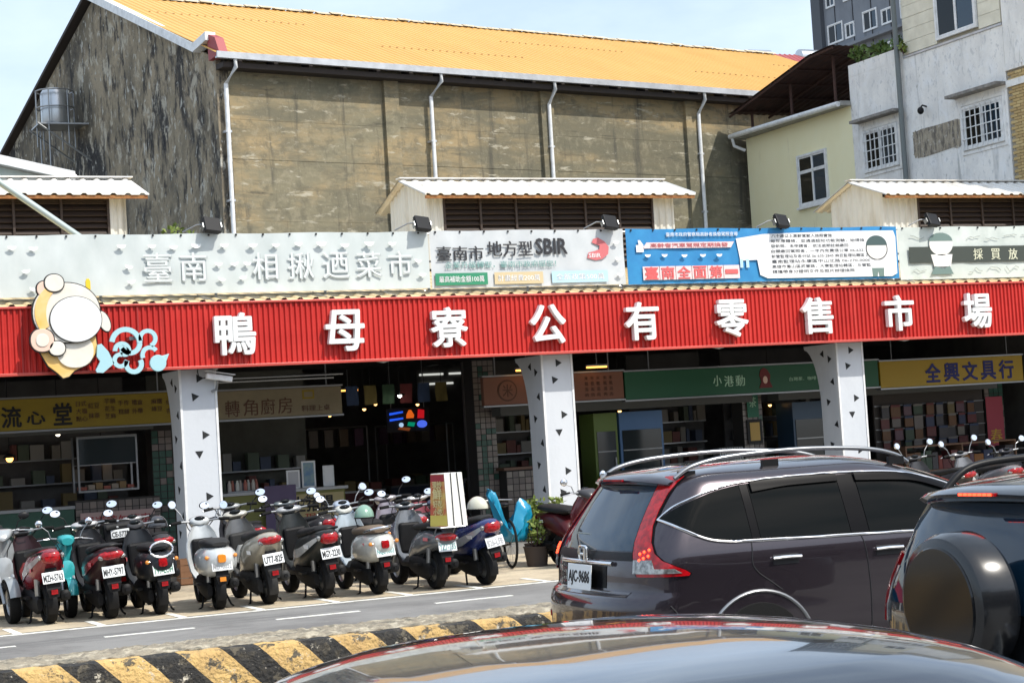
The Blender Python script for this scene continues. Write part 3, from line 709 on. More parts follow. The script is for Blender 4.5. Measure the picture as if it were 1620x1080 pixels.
def bpanel(t, name, x0, x1, z0, z1, mt, y=.0235, th=.003):
    ox, oz = on(t); return box_obj(name, (x0 - ox, x1 - ox, -y - th, -y, z0 - oz, z1 - oz), mt, t)
def bpoly(t, name, pts, mt, y=.024, th=.003):
    ox, oz = on(t); return MB().prism([(p[0] - ox, p[1] - oz) for p in pts], -y - th, -y, 'y').build(name, mt, t)
def disc(cx, cz, rx, rz, n=24, a0=0, a1=2 * math.pi): return [(cx + rx * math.cos(a0 + (a1 - a0) * k / n), cz + rz * math.sin(a0 + (a1 - a0) * k / n)) for k in range(n if abs(a1 - a0 - 6.2832) < .01 else n + 1)]
_flap = None
def flap(t, x, z, s=1.0, rot=0):
    """wind flap cut in the banner, hanging open"""
    global _flap
    if _flap is None:
        b = MB(); vs = []
        for i in range(5):
            q = i / 4
            for k in range(9):
                a = math.pi + math.pi * k / 8
                vs.append((.052 * q * math.cos(a) , -.03 * q - .012 * math.sin(q * 3), .052 * q * math.sin(a) * .85))
        b.add(vs, [(i*9+k, i*9+k+1, (i+1)*9+k+1, (i+1)*9+k) for i in range(4) for k in range(8)])
        o = b.build('wind_flap', M_flap, t, smooth=60); _flap = o.data; bpy.data.objects.remove(o)
    ox, oz = on(t); return obj('wind_flap', _flap, t, (x - ox, -.012, z - oz), (0, rot, 0), (s, s, s))
def grommets(t, x0, x1, z):
    ox, oz = on(t); x = x0 + .1
    while x < x1:
        box_obj('eyelet_tie', (x - ox - .012, x - ox + .012, -.02, .01, z - oz - .035, z - oz - .008), M_ink, t); x += .42
M_ban = mat('faded_banner', (.60,.64,.63), .65, c2=(.52,.57,.56), scale=2.5, stretch=(1,1,.6))
M_ban2 = mat('white_banner', (.60,.62,.63), .6, c2=(.52,.55,.565), scale=2.5)
M_flap = mat('flap_white', (.82,.83,.81), .6)
M_emb = mat('pale_print', (.69,.73,.72), .6)
M_shade_print = mat('letter_shadow_grey', (.47,.51,.51), .7)  # paints a shadow behind the pale banner letters
M_faint = mat('faint_print', (.55,.59,.58), .7)
t1 = sheet('faded_banner', -1.0, 11.02, 4.23, 5.12, M_ban, 'long faded grey banner with pale raised letters above the cut-out sign', 1)
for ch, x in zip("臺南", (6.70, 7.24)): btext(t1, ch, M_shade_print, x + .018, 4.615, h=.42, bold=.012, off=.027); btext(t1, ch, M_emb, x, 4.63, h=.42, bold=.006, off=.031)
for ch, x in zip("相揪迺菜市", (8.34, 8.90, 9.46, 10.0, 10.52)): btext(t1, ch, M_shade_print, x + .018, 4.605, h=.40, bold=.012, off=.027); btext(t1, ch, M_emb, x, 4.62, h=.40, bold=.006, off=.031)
for x in (4.62, 4.92, 6.18, 6.63, 6.95, 7.29, 7.72, 8.16, 8.52, 8.88, 9.24, 9.62, 10.02, 10.4): flap(t1, x, 4.95 + rnd.uniform(-.01, .02), rnd.uniform(1.2, 1.6))
for x, z in ((4.8, 4.62), (6.28, 4.66), (6.30, 4.44), (7.62, 4.68), (7.86, 4.68), (8.06, 4.68), (7.66, 4.45), (7.98, 4.47), (10.82, 4.68), (10.88, 4.46), (4.9, 4.36)): flap(t1, x, z, 1.2, rnd.uniform(-.3, .3))
grommets(t1, -1, 11, 5.12)
M_k = mat('banner_black', (.025,.025,.03), .6); M_gp = mat('banner_green', (.03,.25,.13), .6); M_tp = mat('banner_tan', (.62,.50,.30), .6); M_lb = mat('banner_sky', (.45,.66,.78), .6); M_tealp = mat('banner_teal', (.16,.34,.32), .6); M_redp = mat('banner_red', (.62,.16,.17), .6); M_wp = mat('banner_white', (.80,.80,.80), .6)
t2 = sheet('grant_banner', 11.05, 14.50, 4.22, 5.13, M_ban2, 'white banner reading SBIR in bold black letters with a red arm emblem', 2)
btext(t2, "臺南市", M_k, 11.55, 4.765, w=.80, h=.23, bold=.018); btext(t2, "地方型", M_k, 12.42, 4.83, w=.80, h=.245, bold=.022); btext(t2, "SBIR", M_k, 13.16, 4.86, w=.56, h=.25, bold=.03)
btext(t2, "企業升級轉型，臺南市政府挺您！", M_tealp, 12.25, 4.58, w=1.95, h=.105, bold=.004)
for x0, x1, mt, s_ in ((11.10, 12.0, M_gp, "最高補助金額100萬"), (12.12, 12.98, M_tp, "計畫經費200萬"), (13.14, 14.16, M_lb, "全新政策500萬")):
    bpanel(t2, 'print_panel', x0, x1, 4.265, 4.455, mt); btext(t2, s_, M_wp, (x0 + x1) / 2, 4.36, w=(x1 - x0) * .86, h=.10, bold=.012)
arm = [(13.80,4.66),(13.95,4.62),(14.08,4.64),(14.19,4.72),(14.21,4.84),(14.13,4.93),(14.02,4.99),(13.93,4.97),(13.90,4.91),(13.98,4.88),(14.04,4.86),(14.03,4.80),(13.94,4.77),(13.83,4.75)]
bpoly(t2, 'arm_emblem', arm, M_redp); btext(t2, "SBIR", M_wp, 13.94, 4.70, w=.22, h=.07, bold=.01)
for x, z in ((14.34, 4.93), (14.36, 4.66), (14.38, 4.40)): flap(t2, x, z, 1.2)
grommets(t2, 11.05, 14.5, 5.13)
M_blue = mat('banner_blue', (.02,.20,.46), .55, c2=(.03,.26,.54), scale=3); M_hot = mat('banner_pinkred', (.78,.13,.13), .6); M_pinkp = mat('banner_pink', (.80,.62,.62), .6)
t3 = sheet('blue_banner', 14.55, 20.02, 4.21, 5.13, M_blue, 'blue banner with red slogan, a white notice panel and a capped figure', 3)
btext(t3, "臺南市政府警察局高齡者換發駕照宣導", M_wp, 16.0, 5.03, w=1.4, h=.07)
bpoly(t3, 'print_ribbon', [(14.84,4.80),(16.55,4.80),(16.62,4.90),(14.92,4.90)], M_pinkp); btext(t3, "高齡者汽車駕照定期換發", M_redp, 15.74, 4.85, w=1.5, h=.07, bold=.01, off=.031)
bpoly(t3, 'thumb_mark', [(14.72,4.74),(14.86,4.74),(14.86,4.86),(14.80,4.94),(14.76,4.94),(14.77,4.86),(14.72,4.86)], M_wp)
for k, ch in enumerate("臺南全面第一"):
    x = 14.98 + k * .31; bpanel(t3, 'print_block', x - .16, x + .16, 4.275, 4.50, M_pinkp); btext(t3, ch, M_hot, x, 4.39, w=.24, h=.20 if ch != '一' else .05, bold=.03, off=.032)
notice = [(16.66,4.95),(17.2,5.02),(18.8,5.06),(19.93,5.06),(19.97,4.95),(19.96,4.30),(19.85,4.25),(17.25,4.26),(17.1,4.32),(17.06,4.58),(16.72,4.57)]
bpoly(t3, 'print_panel', notice, M_wp)
for x in (16.74, 16.86): MB().box(x - on(t3)[0] - .03, x - on(t3)[0] + .03, -.031, -.0275, 4.45 - on(t3)[1], 4.60 - on(t3)[1]).build('print_stripe', M_lb, t3)
for k, (s_, w_) in enumerate((("八十歲以上高齡駕駛人換照實施", 1.25), ("每年應體檢，並通過認知功能測驗，始得換", 1.95), ("發新照，未申請者，依法逾期註銷繳回", 1.60), ("自願繳回駕照者，一年內免費搭公車 06-632-1057", 2.15), ("新營監理站及各分站 06-635-2845 麻豆監理站轄區 2-250號", 2.25), ("臺南監理站永康區中山北路 06-270-0000", 2.05), ("高雄市鳳山區武營路，大寮監理站轄區，左營監理", 2.15), ("請攜帶身分證明文件及照片辦理換照", 1.7))):
    btext(t3, s_, M_k, 17.35 + w_ / 2 - (.0 if k else -.02), 4.985 - k * .088, w=w_, h=.058)
# plain capped figure
M_skin_p = mat('print_cream', (.76,.74,.70), .6); M_cap = mat('print_capgreen', (.06,.10,.10), .6); M_suit = mat('print_suit', (.15,.22,.20), .6)
bpoly(t3, 'figure_outline', disc(19.55, 4.74, .235, .205), M_k, .0265); bpoly(t3, 'figure_head', disc(19.55, 4.74, .215, .185), M_skin_p, .0285)
bpoly(t3, 'figure_cap', disc(19.55, 4.80, .225, .175, 16, 0, math.pi), M_cap, .0305)
bpoly(t3, 'figure_body', [(19.38,4.54),(19.72,4.54),(19.70,4.40),(19.40,4.40)], M_wp, .0275); bpoly(t3, 'figure_trouser', [(19.42,4.40),(19.68,4.40),(19.67,4.25),(19.57,4.25),(19.55,4.35),(19.53,4.25),(19.43,4.25)], M_suit, .0275)
for x, z in ((14.92, 4.70), (15.24, 4.70), (15.62, 4.69), (15.98, 4.69), (16.3, 4.69)): flap(t3, x, z, 1.1)
grommets(t3, 14.55, 20, 5.13)
M_pale4 = mat('pale_banner', (.62,.66,.62), .65, c2=(.50,.55,.51), scale=2.5); M_sketch = mat('sketch_print', (.36,.40,.38), .7); M_dgp = mat('banner_dark', (.045,.055,.045), .6); M_gold = mat('banner_goldtext', (.62,.62,.46), .6)
t4 = sheet('pale_banner', 20.05, 26.8, 4.18, 5.12, M_pale4, 'pale banner with a dark strip reading 採買放心 at the photo edge', 4)
bpanel(t4, 'print_strip', 20.25, 26.0, 4.47, 4.76, M_dgp)
for k, ch in enumerate("採買放心"): btext(t4, ch, M_gold, 21.78 + k * .40, 4.615 - k * .004, h=.20, bold=.022)
bpoly(t4, 'figure_shape', disc(20.96, 4.80, .26, .20), M_skin_p, .0275); bpoly(t4, 'figure_cap', disc(20.96, 4.86, .26, .15, 16, 0, math.pi), M_suit, .0295)
bpoly(t4, 'figure_body', [(20.72,4.62),(21.2,4.62),(21.15,4.40),(20.78,4.40)], M_skin_p, .0275); bpoly(t4, 'figure_base', [(20.70,4.26),(21.2,4.26),(21.12,4.41),(20.98,4.36),(20.80,4.41)], M_suit, .0275)
for k in range(16):
    x = 20.3 + k * .42; r2 = random.Random(k)
    for zc in ((4.93, 4.34) if k not in (1, 2) else ()):
        ox, oz = on(t4); pth = [(x - ox + q * .075, -.027, zc - oz + r2.uniform(-.05, .05)) for q in range(5)]
        MB().tube(pth, .006, 4).build('sketch_line', M_sketch, t4)
grommets(t4, 20.05, 26.8, 5.12)

# floodlights clipped to the banner frame
def flood(x, label):
    t = thing('floodlight', label, 'floodlight', (x, 26.33, 5.15), 0, 'floodlights along the banner top')
    b = MB(); b.xf = Matrix.Translation((0, .02, .08)) @ Matrix.Rotation(math.radians(-28), 4, 'X') @ Matrix.Rotation(math.radians(12), 4, 'Z')
    b.box(-.13, .13, -.04, .03, -.12, .12)
    for k in range(7): b.box(-.12, .12, .03, .065, -.11 + k * .033, -.098 + k * .033)
    b.build('lamp_body', M_black, t, bevel=.008)
    MB().tube([(-.40, .2, .0), (-.2, .12, .10), (0, .06, .10)], .012, 6).build('arm', M_steel, t, smooth=40)
    b = MB(); b.xf = Matrix.Translation((0, .02, .08)) @ Matrix.Rotation(math.radians(-28), 4, 'X')
    b.box(-.145, -.13, -.03, .06, -.05, .03).box(.13, .145, -.03, .06, -.05, .03); b.build('bracket', M_steel, t)
for x, s_ in ((7.53, 'black floodlight above the faded banner near the cut-out sign'), (10.90, 'black floodlight at the seam between faded and SBIR banners'), (14.22, 'black floodlight over the red arm emblem'), (17.55, 'black floodlight above the white notice of the blue banner'), (20.75, 'black floodlight above the pale figure banner')): flood(x, s_)

# cut-out sign board: plain rounded shapes in place of the mascot, with the blue scroll
cs = thing('cutout_sign', 'large cream and orange rounded cut-out sign board on the red fascia', 'sign', (5.25, 26.05, 3.1))
M_cr = mat('sign_cream', (.78,.75,.68), .5, c2=(.72,.66,.56), scale=3); M_or = mat('sign_orange', (.80,.47,.11), .5, c2=(.78,.58,.28), scale=3); M_wh = mat('sign_white', (.78,.80,.80), .45); M_pk = mat('sign_peach', (.78,.55,.44), .5); M_scr = mat('sign_scroll', (.38,.62,.68), .5)
def lay(name, pts, y, th, mt): return MB().prism([(a - 5.25, c - 3.1) for a, c in pts], y - th, y, 'y').build(name, mt, cs, bevel=.006)
def blob(cx, cz, rx, rz, e=2.2, n=40, rot=0):
    o = []
    for k in range(n):
        q = 2 * math.pi * k / n; c_, s_ = math.cos(q), math.sin(q); a, b_ = rx * math.copysign(abs(c_) ** (2/e), c_), rz * math.copysign(abs(s_) ** (2/e), s_)
        o.append((cx + a * math.cos(rot) - b_ * math.sin(rot), cz + a * math.sin(rot) + b_ * math.cos(rot)))
    return o
def arc(cx, cz, r, a0, a1, n=16, rx=1): return [(cx + rx*r*math.cos(a0+(a1-a0)*k/n), cz + r*math.sin(a0+(a1-a0)*k/n)) for k in range(n+1)]
def outline(name, pts, y, th, mt, e=.017):
    cx = sum(p[0] for p in pts) / len(pts); cz = sum(p[1] for p in pts) / len(pts)
    big = [(cx + (p[0]-cx) * (1 + e / max(.05, math.hypot(p[0]-cx, p[1]-cz))), cz + (p[1]-cz) * (1 + e / max(.05, math.hypot(p[0]-cx, p[1]-cz)))) for p in pts]
    lay(name + '_edge', big, y + .012, th, M_ink); lay(name, pts, y, th, mt)
outline('lower_panel', [(4.88,3.72),(4.86,3.45),(4.98,3.22),(5.10,3.12),(5.18,3.04),(5.26,3.06),(5.34,3.14),(5.56,3.24),(5.68,3.42),(5.66,3.62),(5.5,3.74)], .03, .05, M_or)
lay('lower_inlay', blob(5.36, 3.42, .26, .24), -.024, .02, M_cr)
outline('round_panel', blob(5.26, 3.96, .47, .42, 2.1), -.03, .05, M_cr); lay('orange_crescent', arc(5.26, 3.96, .45, 1.75, 3.75, 14, 1.0) + arc(5.42, 3.95, .45, 3.55, 2.0, 14, 1.0), -.082, .012, M_or); outline('round_face_panel', blob(5.38, 3.86, .36, .32, 2.0), -.09, .02, M_wh, .012)
outline('ear_disc', blob(4.98, 4.30, .12, .11), -.05, .04, M_pk); outline('ear_disc', blob(5.10, 4.38, .13, .12), -.07, .04, M_cr)
outline('side_drop', blob(5.78, 3.82, .075, .15, 2, rot=.35), -.05, .04, M_cr); outline('side_disc', blob(4.90, 3.58, .16, .16), -.06, .04, M_pk); lay('side_ring', blob(4.90, 3.58, .09, .09), -.102, .01, M_cr)
outline('small_disc', blob(5.10, 3.46, .11, .10), -.07, .03, M_cr)
lay('bottle_shape', [(5.55,4.28),(5.62,4.28),(5.62,4.40),(5.60,4.44),(5.57,4.44),(5.55,4.40)], -.02, .03, mat('sign_yellow', (.80,.55,.03), .5))
sc = MB()
def band(pts, w):
    n = len(pts); L_, R_ = [], []
    for i, p in enumerate(pts):
        a = pts[max(0, i-1)]; b_ = pts[min(n-1, i+1)]; dx, dz = b_[0]-a[0], b_[1]-a[1]; l = math.hypot(dx, dz) or 1; ww = w[i] if isinstance(w, list) else w
        L_.append((p[0] - dz/l*ww, p[1] + dx/l*ww)); R_.append((p[0] + dz/l*ww, p[1] - dx/l*ww))
    for i in range(n-1): sc.prism([(q[0]-5.25, q[1]-3.1) for q in (L_[i], L_[i+1], R_[i+1], R_[i])], -.06, -.01, 'y')
band(arc(6.08, 3.50, .20, 3.0, .0), .036); band(arc(6.14, 3.50, .14, .0, -2.9), .034); band(arc(6.40, 3.56, .11, 3.4, -1.2), .03); band(arc(6.02, 3.40, .10, -.5, 3.2), .03); band(arc(5.99, 3.26, .085, 1.2, 6.2), .03); band(arc(6.18, 3.20, .11, 2.6, 6.8), .034); band(arc(6.42, 3.32, .11, 3.5, .6), .03); band([(5.70,3.50),(5.74,3.36),(5.80,3.24),(5.70,3.14),(5.64,3.12)], [.03,.09,.10,.06,.02])
sc.build('scroll', M_scr, cs)
for cx, cz, r in ((6.06, 3.38, .075), (6.53, 3.20, .12)): lay('scroll_disc', disc(cx, cz, r, r), -.01, .05, M_scr)
lay('scroll_tip', [(6.58,3.30),(6.70,3.33),(6.64,3.20)], -.012, .046, M_scr)
for x in (5.0, 5.6, 6.2): MB().box(x - 5.3, x - 5.2, .02, .21, .45, .5).build('standoff', M_steel, cs)

# CCTV camera on the first column
cc = thing('security_camera', 'white bullet security camera bracketed on the column near the cut-out sign', 'camera', (7.42, 26.58, 2.98))
b = MB(); b.xf = Matrix.Translation((.12, -.14, -.01)) @ Matrix.Rotation(math.radians(10), 4, 'Y'); b.box(-.2, .2, -.05, .05, -.04, .045).build('housing', M_white_trim, cc, bevel=.015)
b = MB(); b.xf = Matrix.Translation((.12, -.14, .06)) @ Matrix.Rotation(math.radians(10), 4, 'Y'); b.box(-.2, .24, -.06, .06, 0, .012).build('sunshield', M_white_trim, cc)
MB().tube([(.1, -.14, -.05), (.08, -.12, -.18), (.05, 0, -.2)], .022, 8).build('bracket', M_steel, cc, smooth=40)
MB().tube([(-.08, -.13, .0), (-.16, -.1, -.02), (-.17, -.03, .1), (-.13, -.01, .25)], .008, 6).build('cable', M_black, cc)

# ================================================================== SHOPS INSIDE
def sign(name, label, x0, x1, z0, z1, mt, y=29.45, parts=()):
    t = thing(name, label, 'sign', ((x0 + x1) / 2, y, z0))
    MB().box(x0 - (x0+x1)/2, x1 - (x0+x1)/2, 0, .12, 0, z1 - z0).build('board', mt, t, bevel=.01)
    b = MB(); w = (x1 - x0) / 2 + .02; h = z1 - z0
    b.box(-w, w, -.015, .13, -.03, -.001).box(-w, w, -.015, .13, h + .001, h + .03); b.build('board_frame', M_steel, t)
    for xx in (-w * .8, w * .8): MB().tube([(xx, .06, h), (xx, .06, 3.45 - z0)], .012, 6).build('hanger', M_steel, t)
    for (s_, mt2, x, z, w_, h_, bo) in parts: text('lettering', s_, mt2, t, x - (x0+x1)/2, -.006, z - z0, w_, h_, .004, bo)
    return t
M_sy = mat('sign_mustard', (.30,.22,.015), .6, c2=(.25,.175,.015), scale=2); M_sb = mat('sign_beige', (.26,.215,.13), .6, c2=(.20,.165,.10), scale=2); M_st = mat('sign_terracotta', (.21,.09,.055), .6); M_sg = mat('sign_green', (.010,.10,.045), .5); M_sy2 = mat('sign_yellow2', (.40,.26,.012), .5); M_brn = mat('brown_ink', (.10,.045,.025), .6); M_nav = mat('navy_ink', (.02,.025,.16), .6); M_mint = mat('mint_ink', (.45,.70,.52), .6)
s1 = sign('shop_sign', 'mustard yellow shop sign with black calligraphy 流心堂', 3.0, 7.85, 2.40, 2.90, M_sy, parts=[("流", M_ink, 5.02, 2.62, .30, .32, .03), ("心", M_ink, 5.40, 2.59, .28, .20, .03), ("堂", M_ink, 5.82, 2.63, .28, .34, .03)] +
    [(a, M_brn, x, z, None, .085, .005) for a, x, z in (("日式", 6.12, 2.78), ("大福", 6.12, 2.66), ("點心", 6.12, 2.54), ("紅豆", 6.32, 2.74), ("抹茶", 6.32, 2.58), ("芋頭", 6.58, 2.80), ("花生", 6.58, 2.68), ("芝麻", 6.58, 2.56), ("手作", 6.80, 2.76), ("糕餅", 6.80, 2.62), ("禮盒", 7.02, 2.76), ("外帶", 7.02, 2.62), ("麻糬", 7.34, 2.76), ("綠豆", 7.34, 2.64), ("仙草", 7.58, 2.74), ("杏仁", 7.58, 2.60))])
s2 = sign('shop_sign', 'beige shop sign reading 轉角廚房 beside the first column', 7.9, 10.52, 2.40, 2.87, M_sb, parts=[("轉", M_brn, 8.60, 2.575, .25, .27, .004), ("角", M_brn, 8.91, 2.58, .25, .27, .004), ("廚", M_brn, 9.21, 2.585, .25, .27, .004), ("房", M_brn, 9.51, 2.59, .25, .27, .004), ("料理上桌", M_brn, 10.05, 2.52, .5, .10, .004)])
MB().box(9.82 - 9.21, 10.03 - 9.21, -.008, .0, .28, .43).build('emblem', M_sy, s2); MB().box(9.85 - 9.21, 10.0 - 9.21, -.012, -.007, .31, .40).build('emblem_inner', M_sb, s2)
s3 = sign('shop_sign', 'terracotta shop sign with a round dark emblem behind the middle column', 13.16, 15.96, 2.40, 2.90, M_st, parts=[(a, M_brn, x, z, None, .07, .004) for x in (15.2, 15.32, 15.44, 15.58, 15.7) for a, z in (("米", 2.80), ("糕", 2.70), ("湯", 2.60), ("肉", 2.50))])
MB().prism(disc(13.62 - 14.56, .25, .19, .19), -.01, 0, 'y').build('emblem', M_brn, s3); MB().prism(disc(13.62 - 14.56, .25, .165, .165), -.014, -.009, 'y').build('emblem_inner', M_st, s3); text('emblem_mark', "米", M_brn, s3, 13.62 - 14.56, -.017, .25, .2, .22, .004, .01)
s4 = sign('shop_sign', 'long green shop sign with pale lettering 小港動 and a small red figure', 15.99, 21.62, 2.37, 2.88, M_sg, parts=[("小", M_mint, 17.95, 2.64, .18, .20, .02), ("港", M_mint, 18.20, 2.62, .20, .20, .02), ("動", M_mint, 18.45, 2.62, .2, .2, .02), ("台灣茶．咖啡", M_mint, 19.85, 2.60, .62, .07, .01)])
bpts = [(18.86,2.46),(19.16,2.46),(19.10,2.58),(19.12,2.70),(19.06,2.80),(18.98,2.84),(18.91,2.80),(18.88,2.70),(18.92,2.58)]
MB().prism([(p[0]-18.805, p[1]-2.37) for p in bpts], -.012, 0, 'y').build('emblem', mat('emblem_maroon', (.16,.02,.02), .6), s4)
MB().prism(disc(19.0 - 18.805, .24, .05, .07), -.017, -.011, 'y').build('emblem_inner', M_pk, s4)
s5 = sign('shop_sign', 'bright yellow stationery shop sign reading 全興文具行 in navy', 21.66, 25.20, 2.33, 2.85, M_sy2, parts=[(c_, M_nav, 22.93 + k * .46, 2.58, .36, .36, .035) for k, c_ in enumerate("全興文具行")])

# tiled pillars: each tile a piece
M_tiles = [mat(f'tile_{k}', c, .25) for k, c in enumerate([(.24,.20,.18), (.17,.145,.135), (.28,.25,.22), (.05,.12,.09), (.17,.09,.09)])]
tile_me = {}
def tiled(name, label, cat, x0, x1, y, z0, z1, depth, size, tint=(0, 1, 2), seed=0, green=0):
    t = thing(name, label, cat, ((x0+x1)/2, y, z0)); r = random.Random(seed)
    box_obj('core', (x0-(x0+x1)/2, x1-(x0+x1)/2, .008, depth, 0, z1-z0), mat('grout_dark', (.045,.042,.04), .9), t)
    nx = max(1, round((x1-x0)/size)); nz = int((z1-z0)/size); sx = (x1-x0)/nx
    for k in range(nz):
        for i in range(nx):
            mi = 3 if (green and r.random() < green) else r.choice(tint)
            key = (mi, round(sx, 3), size)
            if key not in tile_me:
                o = MB().box(-sx/2+.007, sx/2-.007, 0, .02, .007, size-.007).build('tile', M_tiles[mi]); tile_me[key] = o.data; bpy.data.objects.remove(o)
            obj('tile', tile_me[key], t, (x0-(x0+x1)/2 + (i+.5)*sx, -.004 - r.uniform(0, .003), k*size))
    return t
tp1 = tiled('tiled_pillar', 'narrow tiled pillar with green patches left of the first column', 'pillar', 7.55, 7.90, 30.8, .12, 2.42, .4, .115, (0, 1, 3), 1, .5)
tp2 = tiled('tiled_pillar', 'pink and green tiled pillar left of the terracotta sign', 'pillar', 13.60, 14.02, 30.9, .12, 3.3, .4, .105, (0, 2, 2), 2, .22)
tp3 = tiled('tiled_pillar', 'tiled pillar with a gold framed notice under the green sign', 'pillar', 19.36, 19.82, 30.9, .12, 2.5, .4, .115, (0, 1, 2), 3, .1)
tp4 = tiled('tiled_pillar', 'tiled pillar with a red paper couplet beside the stationery shop', 'pillar', 25.35, 25.85, 30.9, .12, 2.5, .4, .125, (0, 3, 3), 4, .4)
tiled('tiled_counter', 'white tiled shop counter behind the blue plastic sheet', 'counter', 14.03, 15.4, 30.6, .12, 1.22, .6, .12, (0, 1, 2), 5)
box_obj('counter_top', (-.75, .75, -.05, .6, 1.10, 1.15), mat('wood_top', (.16,.08,.05), .5), bpy.data.objects['tiled_counter'])
tiled('tiled_counter', 'tiled counter under the mustard sign with a no parking notice', 'counter', 6.1, 7.5, 30.2, .12, 1.22, .6, .12, (0, 1, 1), 6)
np_ = thing('notice_board', 'pink no parking notice reading 通道請勿停車 on the tiled counter', 'notice', (6.76, 30.12, .72))
box_obj('board', (-.60, .62, -.0, .02, 0, .30), mat('notice_pink', (.46,.32,.30), .6), np_); text('lettering', "通道請勿停車", mat('notice_red', (.35,.02,.03), .6), np_, 0, -.004, .15, 1.1, .17, .004, .015)
gc = thing('green_counter', 'dark green metal shop counter beneath the mustard sign', 'counter', (4.5, 30.2, .12)); box_obj('front_panel', (-1.9, 1.58, 0, .6, 0, .98), mat('counter_green', (.035,.11,.075), .5, var=.3, scale=3), gc); box_obj('counter_top', (-1.95, 1.59, -.04, .62, .98, 1.03), M_steel, gc)
yc = thing('food_counter', 'yellow green food counter with red and black lettering under the beige sign', 'counter', (9.8, 30.2, .12)); box_obj('front_panel', (-1.2, .95, 0, .6, 0, 1.0), mat('counter_olive', (.17,.17,.04), .6), yc); box_obj('counter_top', (-1.25, 1.0, -.04, .62, 1.0, 1.05), M_steel, yc)
box_obj('menu_panel', (-.05, .92, -.012, -.001, .45, .95), mat('menu_yellow', (.42,.34,.16), .6), yc); text('lettering', "生猪腸", M_ink, yc, .35, -.018, .78, .75, .26, .004, .03); text('lettering', "現煮", mat('menu_red', (.35,.04,.02), .6), yc, .4, -.018, .54, .4, .16, .004, .02)
# glass display case and other shop fittings
M_shopglass = mat('shop_glass', (.03,.04,.045), .08, spec=.8)
dc = thing('display_case', 'glass fronted display case on the tiled counter left of the first column', 'display case', (6.7, 30.35, 1.345))
b = MB()
for x in (-.5, .47): b.box(x, x + .03, 0, .03, 0, .92).box(x, x + .03, .42, .45, 0, .92)
b.box(-.47, .47, .0, .03, .88, .92).box(-.47, .47, 0, .03, .0, .03).box(-.47, .47, 0, .45, .44, .455); b.build('case_frame', M_steel, dc)
box_obj('pane', (-.47, .47, .01, .016, .46, .88), M_shopglass, dc)
for k in range(7): box_obj('food_tray', (-.45 + k*.13, -.34 + k*.13, .1, .36, .04, .09 + .03*(k % 3)), mat(f'food_{k%3}', [(.35,.10,.07), (.30,.25,.2), (.22,.14,.06)][k % 3], .6), dc)
def picture(label, x, z, w, h, mt, y=30.0, cat='poster', stand=True):
    t = thing('framed_poster', label, cat, (x, y, z)); box_obj('board', (-w/2, w/2, 0, .02, 0, h), M_wp if mt is not M_wp else M_white_trim, t); box_obj('print', (-w/2+.03, w/2-.03, -.004, -.0005, .03, h-.03), mt, t); return t
ze = 1.172
picture('white notice sheet in a stand on the food counter', 9.86, ze, .24, .32, mat('paper_grey', (.5,.5,.52), .6), 30.3)
picture('blue framed poster standing on the food counter', 10.16, ze, .25, .46, mat('poster_blue', (.10,.22,.42), .5, c2=(.35,.45,.35), scale=6), 30.35)
picture('white menu card at the end of the food counter', 10.52, ze, .2, .36, M_wp, 30.35)
gp = thing('gold_notice', 'gold notice in a black frame on the tiled pillar', 'notice', (19.60, 30.86, 1.40)); box_obj('frame', (-.17, .17, 0, .025, 0, .48), M_ink, gp); box_obj('print', (-.11, .11, -.006, -.001, .06, .42), mat('gold_print', (.62,.40,.10), .5), gp)
gp = thing('shop_banner', 'small green hanging banner on the tiled pillar', 'banner', (19.58, 30.85, 1.92)); box_obj('cloth', (-.13, .13, 0, .01, 0, .55), mat('banner_shopgreen', (.05,.20,.13), .7), gp); text('lettering', "茶", M_mint, gp, 0, -.004, .3, .16, .2, .004, .02)
cp = thing('paper_couplet', 'long red paper couplet with gold character on the tiled pillar', 'couplet', (25.55, 30.84, 1.0)); box_obj('paper', (-.22, .22, 0, .008, 0, 1.05), mat('couplet_red', (.45,.08,.11), .7), cp); text('lettering', "春", mat('couplet_gold', (.65,.42,.06), .5), cp, 0, -.004, .22, .3, .3, .004, .02)
# refrigerators
def fridge(label, x0, x1, mt, y=31.0):
    t = thing('drinks_fridge', label, 'fridge', ((x0+x1)/2, y, .12)); w = (x1-x0)/2
    box_obj('cabinet', (-w, w, 0, .6, 0, 2.05), mt, t); box_obj('door_glass', (-w+.05, w-.05, -.015, -.002, .2, 1.7), M_shopglass, t)
    box_obj('door_handle', (w-.1, w-.07, -.05, -.016, .8, 1.2), M_steel, t)
    for k in range(3): box_obj('shelf', (-w+.05, w-.05, -.03, -.016, .55+k*.38, .57+k*.38), M_steel, t)
fridge('green drinks fridge behind the parked grey car', 16.1, 16.6, mat('fridge_green', (.16,.24,.05), .4)); fridge('blue drinks fridge beside the green one', 16.65, 17.6, mat('fridge_blue', (.10,.22,.45), .4)); fridge('tall dark blue fridge right of the tiled notice pillar', 20.6, 21.4, mat('fridge_navy', (.04,.09,.16), .4))
# counters at right
ct = thing('shop_counter', 'dark shop counter with striped rack under the green sign', 'counter', (17.6, 30.3, .12)); box_obj('body', (-1.5, 1.5, 0, .5, 0, .95), mat('counter_dark', (.07,.05,.05), .6), ct)
for k in range(10): box_obj('rack_bar', (.85 + k*.055, .875 + k*.055, .05, .3, .95, 1.25), M_steel, ct)
# roller shutter boxes, lintels
for x0, x1, zz in ((3.0, 7.5, 2.33), (13.9, 19.3, 2.22), (19.9, 25.3, 2.22)): tag(box_obj('shutter_box', (x0, x1, 30.4, 30.8, zz, zz + .16), mat('shutter_box', (.11,.115,.11), .6)), 'grey roller shutter box spanning the shop from %s' % {3.0: 'the photo edge to the green pillar', 13.9: 'the pink pillar to the notice pillar', 19.9: 'the notice pillar to the couplet pillar'}[x0], 'shutter box')
